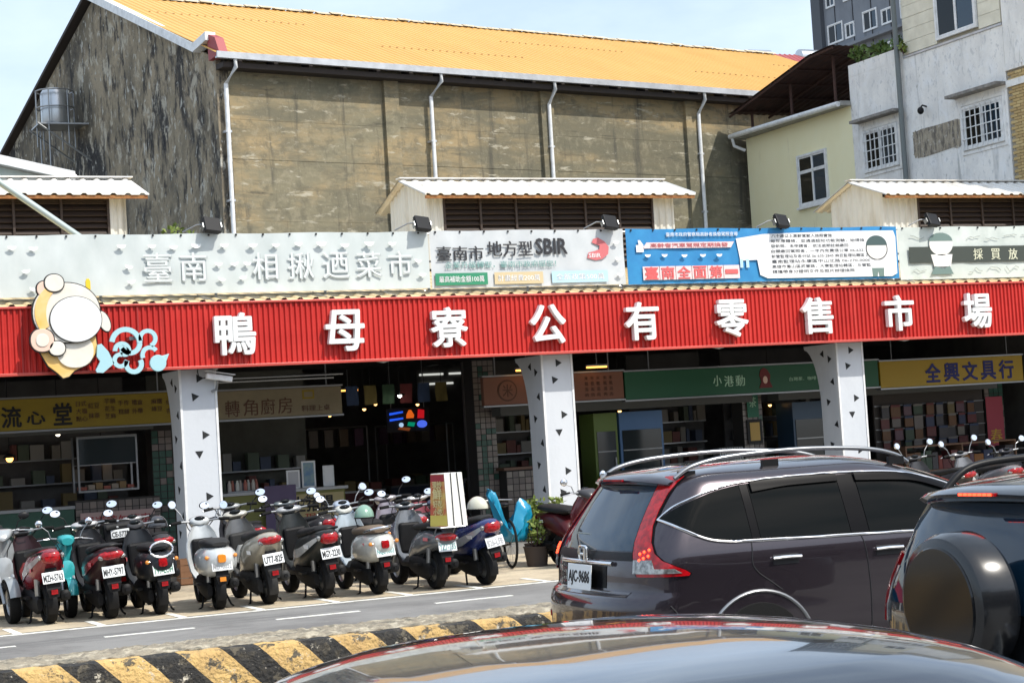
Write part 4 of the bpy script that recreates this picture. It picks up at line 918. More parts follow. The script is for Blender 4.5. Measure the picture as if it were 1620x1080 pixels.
# stationery goods
goods_cols = [(.13,.03,.03), (.03,.04,.09), (.15,.11,.04), (.04,.07,.04), (.16,.14,.13), (.12,.06,.08), (.14,.06,.02), (.06,.055,.06), (.20,.18,.15)]
gi = 0
for r_ in range(4):
    for k in range(9):
        x = 22.70 + k * .28 + rnd.uniform(-.03, .03); z = 1.95 - r_ * .24; w_, h_ = rnd.uniform(.16, .24), rnd.uniform(.16, .22); c_ = rnd.choice(goods_cols)
        t = thing('hanging_pack', 'small packet of stationery hanging in the shop under the bright yellow sign', 'packet', (x, 30.75 + rnd.uniform(0, .1), z), 0, 'packets hanging in the stationery shop')
        box_obj('pack', (-w_/2, w_/2, 0, .03, -h_, 0), mat('goods_%d' % goods_cols.index(c_), c_, .5), t); box_obj('header_card', (-w_/2, w_/2, -.003, .02, .001, .045), mat('goods_card_%d' % (gi % 3), [(.20,.18,.16), (.14,.03,.03), (.04,.06,.12)][gi % 3], .6), t); gi += 1
gr = thing('goods_rack', 'rack board holding the stationery packets under the bright yellow sign', 'rack', (23.9, 30.9, .12)); box_obj('back_board', (-1.4, 1.4, 0, .05, 0, 2.2), mat('rack_board', (.07,.06,.055), .8), gr)
for k in range(4): box_obj('rail', (-1.4, 1.4, -.03, -.005, 1.86 - k*.24, 1.875 - k*.24), M_steel, gr)
sh = thing('goods_shelf', 'low wooden shelf crowded with boxes at the stationery shop front', 'shelf', (23.95, 30.0, .12))
for z in (.0, .5, 1.0): box_obj('shelf_board', (-1.4, 1.4, 0, .5, z, z + .03), mat('shelf_wood', (.22,.12,.07), .6), sh)
for x in (-1.4, 0, 1.37): box_obj('upright', (x, x + .03, .0, .5, .03, 1.0), mat('shelf_wood', (.22,.12,.07)), sh)
for r_ in range(2):
    x = 22.6
    while x < 25.2:
        w_ = rnd.uniform(.1, .26); h_ = rnd.uniform(.18, .4); c_ = rnd.choice(goods_cols + [(.26,.10,.02), (.20,.03,.02)])
        if abs(x + w_/2 - 23.95) > .06 + w_/2: tag(box_obj('goods_box', (x, x + w_ - .015, 30.03, 30.35, .155 + r_*.5, .155 + r_*.5 + h_), mat('box_%.2f_%.2f_%.2f' % c_, c_, .55)), 'small coloured box of goods on the low stationery shelf', 'box', 'boxes on the stationery shelf')
        x += w_
# hall lamps and neon sign (lit)
def emis(n, c, s_): return mat(n, c, .5, emit=c, estr=s_)
nz = thing('neon_sign', 'lit blue, orange and red neon sign hanging deep in the dark hall', 'neon sign', (13.15, 33, 2.28)); nz.scale = (.72, 1, .72)
def neon(pts, c, n): MB().prism(pts, -.03, -.005, 'y').build('lit_panel', emis('neon_' + n, c, .55), nz)
neon([(-.58,.14),(-.20,.19),(-.20,.24),(-.58,.20)], (.02,.12,1.0), 'blue'); neon([(-.58,-.02),(-.20,.02),(-.20,.07),(-.58,.04)], (.02,.12,1.0), 'blue'); neon([(-.10,.04),(.10,.04),(.12,.12),(.04,.26),(-.02,.26),(-.09,.14)], (.75,.13,.01), 'orange'); neon([(.22,.03),(.40,.02),(.42,.24),(.25,.27)], (.5,.006,.012), 'red'); neon(disc(.34, -.13, .14, .10), (.08,.16,.9), 'blue2'); neon(disc(-.26, -.13, .06, .06), (.45,.65,.9), 'white'); neon([(-.08,-.16),(.10,-.19),(.14,-.08),(-.05,-.06)], (.0,.25,.14), 'green'); neon([(-.36,-.24),(-.05,-.30),(.0,-.22),(-.3,-.18)], (.16,.04,.01), 'brown')
box_obj('back_board', (-.65, .58, .02, .05, -.32, .32), M_ink, nz)
for xx in (-.5, .45): MB().tube([(xx, .04, .32), (xx, .04, 1.62)], .01, 6).build('hanger', M_steel, nz)
def pend(label, x, y, z, c, s_, r=.06):
    t = thing('pendant_lamp', label, 'lamp', (x, y, z)); b = MB(); ball(b, (0, 0, 0), (r, r, r)); b.build('bulb', emis('bulb_%.1f_%.1f' % (c[1], s_), c, s_), t, smooth=60); MB().tube([(0, 0, r * .8), (0, 0, 3.32 - z)], .008, 5).build('cord', M_ink, t)
    MB().lathe([(.02, r * 1.4), (.09, r * .9), (.11, r * .2)], (0, 0, 0), 'z', 14).build('shade', M_ink, t, smooth=40)
pend('warm bulb at the photo edge inside the mustard sign shop', 5.26, 31.2, 1.98, (1, .45, .10), 3.5); pend('small white bulb inside the mustard sign shop', 6.15, 31.6, 2.35, (1, .9, .7), 4, .04); pend('small bulb hanging above the neon sign', 12.5, 31.8, 2.72, (1, .95, .85), 14, .035); pend('dim warm bulb above the display case', 7.0, 32.2, 1.95, (1, .5, .15), 3, .05)
for x, y, lab in ((7.9, 28.2, 'first column'), (10.6, 27.6, 'dark hall entrance'), (16.9, 27.6, 'green sign'), (20.9, 27.6, 'bright yellow sign')):
    b = MB().lathe([(.0, .0), (.12, .03), (.19, .12), (.20, .17), (.0, .17)], (x, y, 3.14), 'z', 20); tag(b.build('ceiling_lamp', mat('lamp_opal', (.55,.55,.54), .4), None, smooth=40), 'round white ceiling lamp under the eave near the ' + lab, 'ceiling lamp', 'round lamps under the market eave')
for x, z, lab in ((15.3, 2.97, 'terracotta'), (13.9, 2.97, 'emblem'), (12.1, 2.9, 'hall')):
    t = thing('tube_light', {'terracotta': 'warm lit tube above the terracotta sign menu', 'emblem': 'warm lit tube above the round emblem', 'hall': 'warm lit tube in the hall above the neon sign'}[lab], 'tube light', (x, 29.2 if lab != 'hall' else 33.5, z)); box_obj('tube', (-.2, .2, -.02, .02, 0, .03), emis('tube_warm', (1.0,.42,.08), 2.2), t); box_obj('fitting', (-.22, .22, -.03, .03, .031, .06), M_steel, t); MB().tube([(0,0,.06),(0,0,3.32-z)], .008, 5).build('hanger', M_steel, t)
# glowing strips on the solid back wall, standing in for daylight
M_dayglow = emis('daylight_glow', (.9,.92,.85), .45)
for k, (x, w_, z) in enumerate(((12.9, .5, 3.08), (13.5, .3, 3.08), (14.0, .5, 3.08), (14.9, .35, 3.06), (12.9, .7, 2.86), (14.1, .6, 2.86), (21.6, .5, 3.05), (22.4, .6, 3.05), (23.3, .4, 3.05), (17.6, .3, 3.02), (15.2, .35, 2.86), (20.0, .3, 3.0))): box_obj('daylight_strip', (x * 1.24, x * 1.24 + w_ * 1.2, 39.37, 39.39, z + .28, z + .325), M_dayglow, mk)
# purple cloth on the food counter, conduit pipes
pc = thing('purple_cloth', 'purple cloth hanging over the food counter front', 'cloth', (9.55, 30.12, .35)); b = MB(); vs = []
for j in range(9):
    for i in range(13): vs.append((-.28 + .56*i/12, -.03 + .02*math.sin(i*1.3) * (1 - j/10), .9*j/8))
b.add(vs, [(j*13+i, j*13+i+1, (j+1)*13+i+1, (j+1)*13+i) for j in range(8) for i in range(12)]); b.build('cloth', mat('cloth_purple', (.13,.10,.17), .9), pc, smooth=70)
for k, z in enumerate((3.0, 3.06)): tag(MB().tube([(7.6, 28.9 + .1*k, z), (10.2 + k*.2, 28.9 + .1*k, z)], .018, 6).build('conduit_pipe', M_steel), ('lower', 'upper')[k] + ' grey conduit pipe above the beige shop sign', 'pipe')
bot = thing('bottle_tray', 'tray of small jars on the food counter', 'tray', (9.0, 30.45, 1.173)); box_obj('tray', (-.3, .3, -.12, .12, 0, .02), M_steel, bot)
for k in range(8): tag(MB().lathe([(0,0),(.035,0),(.035,.12),(.02,.15),(.02,.18),(0,.18)], (8.76 + k*.07, 30.42 + .06*(k % 2), 1.196), 'z', 10).build('jar', mat(f'jar_{k%3}', [(.5,.45,.4), (.4,.12,.08), (.6,.6,.55)][k % 3], .3), None, smooth=40), 'small condiment jar on the tray of the food counter', 'jar', 'jars on the food counter')

# partition walls and shelves behind the stalls, market tables in the hall
def partition(label, x0, x1, y, c_, nshelf, seed, jar=True):
    t = thing('stall_partition', label, 'back_partition', ((x0+x1)/2, y, .12)); w = (x1-x0)/2; r = random.Random(seed)
    box_obj('panel', (-w, w, 0, .06, 0, 3.2), mat('partition_%.2f' % c_[0], c_, .8, var=.4, scale=1.5), t)  # full-height partition wall that carries the shelves
    for k in range(nshelf):
        z = .95 + k*.42; box_obj('shelf', (-w+.1, w-.1, -.28, -.002, z, z+.025), M_steel, t)
        x = -w + .15
        while x < w - .25:
            ww, hh = r.uniform(.08, .26), r.uniform(.12, .34); c2 = r.choice([(.22,.20,.17), (.16,.05,.04), (.06,.08,.13), (.20,.15,.06), (.10,.13,.09), (.28,.27,.25)])
            box_obj('stock', (x, x+ww-.02, -.24, -.04, z+.026, z+.026+hh), mat('stock_%.2f_%.2f' % c2[:2], c2, .6), t); x += ww + r.choice((0, 0, .12))
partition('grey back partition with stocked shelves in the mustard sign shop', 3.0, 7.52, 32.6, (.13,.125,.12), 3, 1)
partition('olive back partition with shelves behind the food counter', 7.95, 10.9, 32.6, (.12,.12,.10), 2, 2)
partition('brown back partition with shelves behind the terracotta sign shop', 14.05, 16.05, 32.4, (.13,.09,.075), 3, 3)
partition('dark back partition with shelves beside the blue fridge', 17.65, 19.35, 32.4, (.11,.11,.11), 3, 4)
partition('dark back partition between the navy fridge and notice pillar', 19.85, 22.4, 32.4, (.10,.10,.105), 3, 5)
def hall_stall(label, x, y, seed):
    t = thing('market_stall', label, 'market stall', (x, y, .12)); r = random.Random(seed)
    box_obj('table_top', (-.85, .85, -.4, .4, .80, .84), M_steel, t); box_obj('cloth_front', (-.84, .84, -.405, -.395, .30, .80), mat('stall_cloth_%d' % seed, [(.14,.05,.05), (.07,.09,.14), (.12,.12,.06)][seed % 3], .8), t)
    for sx in (-.8, .8):
        for sy in (-.36, .36): box_obj('leg', (sx-.02, sx+.02, sy-.02, sy+.02, 0, .80), M_steel, t)
    for sx in (-.82, .82): MB().tube([(sx, .38, .84), (sx, .38, 2.1)], .018, 6).build('upright', M_steel, t)
    MB().tube([(-.82, .38, 2.1), (.82, .38, 2.1)], .018, 6).build('hanging_rail', M_steel, t)
    for k in range(6):
        c_ = r.choice([(.20,.18,.14), (.16,.05,.04), (.18,.14,.06), (.08,.12,.07)]); xx = -.78 + k*.27
        tag(box_obj('produce_box', (x+xx, x+xx+.23, y-.33, y+.1, .961, .961 + r.uniform(.08, .2)), mat('produce_%.2f' % c_[0], c_, .8)), 'shallow produce box on a dim hall stall table', 'box', 'produce boxes on the hall stalls')
    for k in range(5):
        c_ = r.choice([(.22,.21,.19), (.10,.05,.10), (.16,.12,.08)]); xx = -.65 + k*.32; box_obj('hanging_bag', (xx-.09, xx+.09, .34, .42, 1.72, 2.06), mat('bag_%.2f' % c_[0], c_, .6), t)
hall_stall('dim market stall in the hall passage left of the neon sign', 12.1, 34.4, 0); hall_stall('dim market stall below the neon sign in the hall', 14.6, 36.2, 1); hall_stall('dim market stall at the far end of the hall passage', 15.6, 38.2, 2)
for k in range(9):
    x = 8.2 + k*1.9; tag(MB().tube([(x, 27.2 + .2*math.sin(k), 3.40), (x + .9, 28.3, 3.30 - .05*(k % 3)), (x + 1.9, 27.2 + .2*math.sin(k+1), 3.40)], .010, 5).build('ceiling_cable', M_black), 'sagging black cable under the eave, span %s from the photo left' % ('first','second','third','fourth','fifth','sixth','seventh','eighth','ninth')[k], 'cable')

for k, (x, y, z, lab) in enumerate(((12.6, 34.0, 2.55, 'left of the neon sign'), (14.3, 35.4, 2.62, 'behind the pink tiled pillar'), (13.9, 36.8, 2.70, 'far back in the hall right of the neon sign'), (11.6, 33.2, 2.45, 'above the nearest hall stall'), (17.0, 31.6, 2.2, 'over the blue fridge'), (20.4, 31.5, 2.15, 'beside the navy fridge'))):
    pend('small warm bulb hanging ' + lab, x, y, z, (1, .55, .18), 3.0, .035)
for k in range(7):
    x = 11.35 + k*.36; c_ = [(.24,.05,.05), (.06,.10,.20), (.24,.19,.06), (.08,.16,.09)][k % 4]
    t = thing('hanging_flag', ('red', 'blue', 'yellow', 'green', 'second red', 'second blue', 'second yellow')[k] + ' cloth flag of the row hung across the hall entrance', 'flag', (x, 32.2, 2.95), 0, 'flags across the hall entrance')
    b = MB(); vs = []
    for j in range(5):
        for i in range(5): vs.append((-.12 + .06*i, .02*math.sin(i*1.7 + j + k), -.09*j))
    b.add(vs, [(j*5+i, j*5+i+1, (j+1)*5+i+1, (j+1)*5+i) for j in range(4) for i in range(4)]).build('cloth', mat('flag_%d' % (k % 4), c_, .8), t, smooth=60); MB().tube([(0, 0, 0), (0, 0, .50)], .006, 5).build('cord', M_ink, t)
# ================================================================== CARS
def mono(xs, ys):
    """monotone cubic interpolation"""
    xs = np.array(xs, float); ys = np.array(ys, float); h = np.diff(xs); d = np.diff(ys) / h; m = np.zeros(len(xs))
    m[0], m[-1] = d[0], d[-1]
    for i in range(1, len(xs) - 1):
        if d[i-1] * d[i] > 0:
            w1, w2 = 2*h[i] + h[i-1], h[i] + 2*h[i-1]; m[i] = (w1 + w2) / (w1/d[i-1] + w2/d[i])
    def f(x):
        x = min(max(x, xs[0]), xs[-1]); i = min(max(int(np.searchsorted(xs, x)) - 1, 0), len(h) - 1); t = (x - xs[i]) / h[i]
        return float((2*t**3-3*t*t+1)*ys[i] + (t**3-2*t*t+t)*h[i]*m[i] + (-2*t**3+3*t*t)*ys[i+1] + (t**3-t*t)*h[i]*m[i+1])
    return f
class Body:
    """car shell described by plan outlines at every height; x from the rear (0) forward, +y left"""
    def __init__(s, rows, n=2.6, bar=.018):
        z = [r[0] for r in rows]; s.z0, s.z1 = z[0], z[-1]; s.n = n; s.bar = bar
        s.xr, s.xf, s.w, s.Rr, s.Rf = [mono(z, [r[k] for r in rows]) for k in range(1, 6)]
        s.zs = z; s.cache = {}
    def half(s, z):
        key = round(z, 4)
        if key in s.cache: return s.cache[key]
        xr, xf, w, Rr, Rf = s.xr(z), s.xf(z), s.w(z), s.Rr(z), s.Rf(z); e = 2 / s.n; p = []
        for k in range(15):
            q = math.pi / 2 * k / 14; p.append((xr + Rr * (1 - math.cos(q) ** e), w * math.sin(q) ** e))
        a, b = xr + Rr, xf - Rf
        for k in range(1, 22): p.append((a + (b - a) * k / 22, w))
        for k in range(15):
            q = math.pi / 2 * k / 14; p.append((xf - Rf * (1 - math.sin(q) ** e), w * math.cos(q) ** e))
        p = np.array(p); xm = (xr + xf) / 2; L = max(.5, (xf - xr) / 2); p[:, 1] *= 1 - s.bar * ((p[:, 0] - xm) / L) ** 2
        d = np.r_[0, np.cumsum(np.hypot(*np.diff(p, axis=0).T))]; s.cache[key] = (p, d); return s.cache[key]
    def at(s, z, d):
        p, c = s.half(z); return np.array([np.interp(d, c, p[:, 0]), np.interp(d, c, p[:, 1]), z])
    def s_x(s, z, x):
        p, c = s.half(z); return float(np.interp(x, p[:, 0] + np.arange(len(p)) * 1e-7, c))
    def s_y(s, z, y):
        p, c = s.half(z); return float(np.interp(y, p[:15, 1], c[:15]))
    def nrm(s, z, d):
        a, b = s.at(z, d - .01), s.at(z, d + .01); c, e = s.at(z - .01, d), s.at(z + .01, d)
        n = np.cross(b - a, e - c); n = -n if n[1] < -1e-6 or (abs(n[1]) < 1e-6 and n[0] > 0) else n
        l = np.linalg.norm(n); return n / l if l > 1e-9 else np.array([0, 0, 1.])
    def on(s, z, d, side, eps):
        v = s.at(z, d) + s.nrm(z, d) * eps; return (v[0], v[1] * side, v[2])
    def shell(s, nz=58):
        zs = sorted(set([s.z0 + (s.z1 - s.z0) * (k / nz) for k in range(nz + 1)] + list(s.zs))); b = MB(); rings = []
        for z in zs:
            p, _ = s.half(z); rings.append([(x, y, z) for x, y in p] + [(x, -y, z) for x, y in p[-2:0:-1]])
        b.loft(rings); return b
    def patch(s, rows, side=1, eps=.006, ncol=14, skirt=.014):
        """rows: list of (z, s0, s1); a skin piece standing eps proud with its edge turned in"""
        b = MB(); rr = [rows[0]] + list(rows) + [rows[-1]]; vs = []; R = len(rr)
        for i, (z, a, c) in enumerate(rr):
            for k in range(-1, ncol + 2):
                kk = min(max(k, 0), ncol); edge = i in (0, R - 1) or k in (-1, ncol + 1)
                vs.append(s.on(z, a + (c - a) * kk / ncol, side, eps - skirt if edge else eps))
        n = ncol + 3; b.add(vs, [(i*n+k, i*n+k+1, (i+1)*n+k+1, (i+1)*n+k) for i in range(R-1) for k in range(n-1)]); return b
    def win(s, xs, top, bot, side, eps=.006, nr=8):
        """side window between curves bot(x) and top(x)"""
        b = MB(); ft, fb = mono(*zip(*top)), mono(*zip(*bot)); vs = []
        N_ = 18; xl = [xs[0] + (xs[1] - xs[0]) * k / N_ for k in range(N_ + 1)]; xl = [xl[0]] + xl + [xl[-1]]
        for i, x in enumerate(xl):
            for k in range(-1, nr + 2):
                kk = min(max(k, 0), nr); z = fb(x) + (ft(x) - fb(x)) * kk / nr
                edge = i in (0, len(xl) - 1) or k in (-1, nr + 1)
                vs.append(s.on(z, s.s_x(z, x), side, eps - .014 if edge else eps))
        n = nr + 3; b.add(vs, [(i*n+k, i*n+k+1, (i+1)*n+k+1, (i+1)*n+k) for i in range(len(xl)-1) for k in range(n-1)]); return b
    def line(s, pts, side, r, eps=.004, n=6, close=False):
        """trim strip through (x, z) points on the side"""
        return MB().tube([s.on(z, s.s_x(z, x), side, eps) for x, z in pts], r, n, close=close)
    def rear(s, zlo, zhi, y0, y1, nr=10, eps=.006):
        """rear patch across the tailgate; y0(z), y1(z)"""
        b = MB(); vs = []; R = nr + 3; C_ = 22
        for i in range(-1, nr + 2):
            ii = min(max(i, 0), nr); z = zlo + (zhi - zlo) * ii / nr; a, c = y0(ii / nr), y1(ii / nr)
            for k in range(-1, C_ + 2):
                kk = min(max(k, 0), C_); y = a + (c - a) * kk / C_; sd = 1 if y >= 0 else -1; edge = i in (-1, nr + 1) or k in (-1, C_ + 1)
                vs.append(s.on(z, s.s_y(z, abs(y)), sd, eps - .014 if edge else eps))
        n = C_ + 3; b.add(vs, [(i*n+k, i*n+k+1, (i+1)*n+k+1, (i+1)*n+k) for i in range(R-1) for k in range(n-1)]); return b
def spline(pts, n=8):
    """Catmull-Rom through 2d points"""
    P_ = [pts[0]] + list(pts) + [pts[-1]]; out = []
    for i in range(1, len(P_) - 2):
        for k in range(n):
            t = k / n; a, b, c, d = P_[i-1], P_[i], P_[i+1], P_[i+2]
            out.append(tuple(.5*((2*b[j]) + (-a[j]+c[j])*t + (2*a[j]-5*b[j]+4*c[j]-d[j])*t*t + (-a[j]+3*b[j]-3*c[j]+d[j])*t**3) for j in range(len(b))))
    return out + [tuple(pts[-1])]
def cut_body(b, wheels, R, halfw, mats, parent):
    o = b.build('body', mats, parent, smooth=38)
    for x, zc in wheels:
        c = MB(); 
        for sd in (1, -1):
            c.lathe([(0, sd*(halfw-.30)), (R, sd*(halfw-.30)), (R, sd*(halfw+.3)), (0, sd*(halfw+.3))], (x, 0, zc), 'y', 40, m=1)
        co = c.build('cutter', mats); mo = o.modifiers.new('cut', 'BOOLEAN'); mo.object = co; mo.operation = 'DIFFERENCE'; mo.solver = 'EXACT'; mo.use_self = False
        dg = bpy.context.evaluated_depsgraph_get(); dg.update(); me = bpy.data.meshes.new_from_object(o.evaluated_get(dg))
        o.modifiers.clear(); o.data = me; bpy.data.objects.remove(co)
    o.data.set_sharp_from_angle(angle=math.radians(38))
    return o
_wheel = {}
def wheel(parent, x, y, r, side, w=.22):
    t = MB().lathe([(r*.62, -w/2), (r*.93, -w/2), (r, -w*.36), (r, w*.36), (r*.93, w/2), (r*.62, w/2)], (x, y, r), 'y', 40).build('wheel', M_rubber, parent, smooth=35)
    b = MB().lathe([(r*.63, 0), (r*.60, side*.02), (r*.56, -side*.05), (0, -side*.06)], (x, y + side*w*.42, r), 'y', 32); b.build('rim', M_steel, t, smooth=40)
    b = MB()
    for k in range(5):
        a = k * 2 * math.pi / 5; c_, s_ = math.cos(a), math.sin(a); px, pz = -s_, c_
        q = [(r*.08, .05), (r*.58, .035), (r*.58, -.035), (r*.08, -.05)]
        b.prism([(x + u*c_ + v*px, r + u*s_ + v*pz) for u, v in q], y + side*w*.40, y + side*(w*.40+.03), 'y')
    b.lathe([(0, 0), (r*.16, 0), (r*.16, side*.04), (0, side*.045)], (x, y + side*w*.40, r), 'y', 18); b.build('spokes', M_alloy, t)
    return t
def plate(parent, x, y, z, w, h, txt, tilt=0, mt=M_ink, axis='x', code=None):
    """number plate facing -x"""
    b = MB(); b.xf = Matrix.Translation((x, y, z)) @ Matrix.Rotation(tilt, 4, 'Y')
    b.box(-.008, 0, -w/2, w/2, -h/2, h/2); p = b.build('number_plate', M_plate, parent, bevel=.003)
    v, f, size = text_geo(txt, .01, .018, 2); sx, sz = w*.90/size[0], h*.62/size[1]
    X = Matrix.Translation((x, y, z)) @ Matrix.Rotation(tilt, 4, 'Y')
    pts = [tuple(X @ Vector((-.0085 - c/.02*.003 - .0015, -a*sx, d*sz - h*.05))) for a, d, c in v]
    MB().add(pts, f).build('lettering', mt, p, fix=False); return p
def paint(name, c, metal=.5, rough=.28):
    m = mat(name, c, rough, metal=metal, coat=1.0, var=.06, scale=700, lo=.45, hi=.55)
    return m
# ---------------- plum grey SUV
suv_rows = [(.25,.16,4.36,.80,.40,.5),(.35,.05,4.48,.865,.42,.55),(.50,.0,4.53,.90,.44,.6),(.66,.0,4.53,.91,.44,.6),(.745,.025,4.51,.912,.42,.6),(.785,.085,4.49,.912,.36,.6),(.92,.10,4.36,.91,.34,.7),(1.0,.115,3.80,.902,.33,.8),(1.06,.14,3.42,.885,.32,.7),(1.25,.265,3.02,.812,.30,.6),(1.40,.375,2.66,.745,.30,.55),(1.47,.43,2.44,.705,.30,.5),(1.525,.52,2.24,.635,.30,.45),(1.56,.74,2.08,.50,.28,.4),(1.58,1.15,1.95,.28,.2,.3),(1.588,1.55,1.8,.05,.05,.05)]
def build_suv():
    B = Body(suv_rows); c = thing('plum_suv', 'plum grey sport utility car with tall red tail lamps and roof rails', 'car', (5.60, 11.23, 0), math.radians(-4))
    P1 = paint('plum_paint', (.042,.033,.042), .65, .24); mats = [P1, M_ink]
    body = cut_body(B.shell(), [(.93, .34), (3.55, .34)], .395, .9, mats, c)
    for x in (.93, 3.55):
        for sd in (1, -1): wheel(c, x, sd*.80, .345, sd)
    lower = [(.25, B.s_x(.25, .30), B.s_x(.25, .55))]
    for sd in (-1, 1):
        top = [(.36,1.245),(.45,1.305),(.60,1.365),(.75,1.405),(.92,1.432)]; bot = [(.36,1.236),(.45,1.185),(.60,1.115),(.75,1.088),(.92,1.082)]
        B.win((.36, .92), top, bot, sd).build('quarter_window', M_tint, c, smooth=60)
        top2 = [(.95,1.435),(1.3,1.45),(1.66,1.45)]; bot2 = [(.95,1.080),(1.3,1.072),(1.66,1.065)]
        B.win((.985, 1.66), top2, bot2, sd).build('rear_door_window', M_tint, c, smooth=60)
        B.win((.925, .982), [(.9,1.433),(1.0,1.437)], [(.9,1.082),(1.0,1.08)], sd, .005).build('pillar_trim', M_carblk, c, smooth=60)
        B.win((1.665, 1.80), [(1.6,1.45),(1.85,1.45)], [(1.6,1.066),(1.85,1.06)], sd, .005).build('pillar_trim', M_carblk, c, smooth=60)
        B.win((1.805, 2.95), [(1.8,1.45),(2.2,1.42),(2.6,1.30),(2.95,1.11)], [(1.8,1.06),(2.4,1.05),(2.95,1.05)], sd).build('front_door_window', M_tint, c, smooth=60)
        tb = [(x, z - .012) for x, z in bot] + [(1.66, 1.053), (2.4, 1.038), (2.95, 1.036)]
        B.line(spline([(.35, 1.24)] + tb[1:]), sd, .010).build('belt_chrome', M_chrome, c, smooth=60)
        B.line(spline([(.35, 1.24)] + [(x, z + .014) for x, z in top[1:]] + [(1.3,1.463),(1.75,1.462),(2.2,1.432),(2.6,1.315),(2.96,1.115)]), sd, .009).build('roof_chrome', M_chrome, c, smooth=60)
        # weather shields over the door glass
        B.win((1.0, 1.66), top2, [(1.0,1.375),(1.3,1.40),(1.66,1.405)], sd, .022).build('weather_shield', M_carblk, c, smooth=60)
        B.win((1.8, 2.55), [(1.8,1.45),(2.2,1.42),(2.55,1.31)], [(1.8,1.40),(2.2,1.375),(2.55,1.27)], sd, .022).build('weather_shield', M_carblk, c, smooth=60)
        # seams, handle, arch lips, sill
        B.line(spline([(.915,1.085),(.905,1.0),(.90,.92),(.94,.86),(1.02,.80),(1.10,.74)]), sd, .004, .001).build('door_seam', M_ink, c)
        B.line(spline([(1.73,1.06),(1.755,.95),(1.77,.7),(1.77,.40)]), sd, .004, .001).build('door_seam', M_ink, c)
        B.line(spline([(2.96,1.04),(2.98,.9),(2.95,.6),(2.88,.40)]), sd, .004, .001).build('door_seam', M_ink, c)
        for hx in (1.14, 1.92):
            h = B.win((hx - .09, hx + .10), [(hx-.1,.968),(hx+.1,.968)], [(hx-.1,.902),(hx+.1,.902)], sd, .003).build('door_handle', M_ink, c, smooth=60)
            B.line([(hx-.10,.945),(hx,.948),(hx+.11,.945)], sd, .013, .022).build('handle_bar', M_chrome, h, smooth=60)
        for x in (.93, 3.55):
            B.line([(x + .405*math.cos(a), .34 + .405*math.sin(a)) for a in [math.pi*(-.04 + 1.08*k/28) for k in range(29)]], sd, .013, .0).build('arch_lip', M_steel, c, smooth=60)
        # tail lamp: tall boomerang on the rear pillar
        def sc(z): return B.s_y(z, B.w(z) * .80)
        rows = []
        for z, a, d in [(.885,-.05,.31),(.90,-.06,.32),(.92,-.07,.29),(.95,-.08,.22),(.985,-.09,.14),(1.03,-.10,.08),(1.10,-.11,.035),(1.20,-.115,.0),(1.30,-.115,.0),(1.40,-.11,.015),(1.47,-.10,.05),(1.505,-.08,.07)]: rows.append((z, sc(z) + a, sc(z) + d))
        B.patch([(z, a - .012, d + .012) for z, a, d in rows], sd, .009, 16).build('lamp_gasket', M_carblk, c, smooth=50)
        lamp = B.patch(rows, sd, .014, 16).build('tail_lamp', M_redlens, c, smooth=50)
        B.patch([(z, sc(z) - .085, sc(z) + .10 - (z-.90)*.35) for z in (.905,.935,.965,.99)], sd, .020, 8).build('reversing_lamp', M_clear, lamp, smooth=50)
        B.patch([(z, sc(z) + .05, sc(z) + .27 - (z-.90)*1.6) for z in (.905,.92,.935)], sd, .019, 8).build('lamp_strip', M_clear, lamp, smooth=50)
        for q in range(6):
            z = .99 + .012 * q; dd = sc(z) - .03 + .035 * (q % 3)
            b = MB(); p_ = B.on(z, dd, sd, .018); ball(b, p_, (.010, .010, .010), 8, 4); b.build('lamp_led', emis('brake_glow', (1.0,.06,.02), 3.0), lamp)
        # roof rail
        pts = spline([(.52,.60,1.50),(.66,.60,1.575),(.95,.595,1.622),(1.5,.585,1.64),(2.0,.57,1.612),(2.25,.555,1.56),(2.36,.545,1.50)], 6)
        rl = MB().tube([(x, y*sd, z) for x, y, z in pts], .015, 8).build('roof_rail', mat('rail_silver', (.32,.33,.34), .3, metal=.9), c, smooth=60)
        for xx in (.62, 1.25, 2.24): MB().box(xx-.06, xx+.06, sd*.58-.016, sd*.58+.016, 1.49, 1.585 if xx > .7 and xx < 2 else 1.545).build('rail_foot', M_black, rl)
        # door mirror
        b = MB(); ball(b, (2.62, sd*.98, 1.12), (.09, .12, .085)); b.tube([(2.66, sd*.84, 1.07), (2.63, sd*.95, 1.09)], .03, 8); b.build('door_mirror', P1, c, smooth=60)
    # tailgate
    B.rear(1.045, 1.455, lambda v: -.70 + .10*v, lambda v: .70 - .10*v).build('rear_window', M_glass_b, c, smooth=60)
    B.rear(.985, 1.04, lambda v: -.71, lambda v: .71, 3, .004).build('tailgate_trim', M_black, c, smooth=60)
    B.line([(0, 0)], 1, .001) if False else None
    sp = MB(); rings = []
    for k in range(15):
        y = -.585 + 1.17 * k / 14; q = (abs(y) / .585); e = .13 * q ** 3; dz = .055 * q ** 2.5
        rings.append([(.47 + e*.6, y, 1.455 - dz*.4), (.375 + e, y, 1.478 - dz*.6), (.345 + e, y, 1.502 - dz*.7), (.36 + e, y, 1.522 - dz*.8), (.50 + e*.5, y, 1.545 - dz), (.80, y, 1.572 - dz), (.80, y, 1.50 - dz)])
    sp.loft(rings).build('roof_spoiler', P1, c, smooth=50)
    box_obj('high_brake_lamp', (.338, .36, -.16, .16, 1.492, 1.506), M_redlens, c)
    MB().tube([B.on(.962, B.s_y(.962, abs(y)), 1 if y >= 0 else -1, .012) for y in [-.42 + .84*k/12 for k in range(13)]], .016, 8).build('tailgate_chrome', M_chrome, c, smooth=60)
    # emblem: letter H in a rounded frame, as on the tailgate
    b = MB()
    pts = []
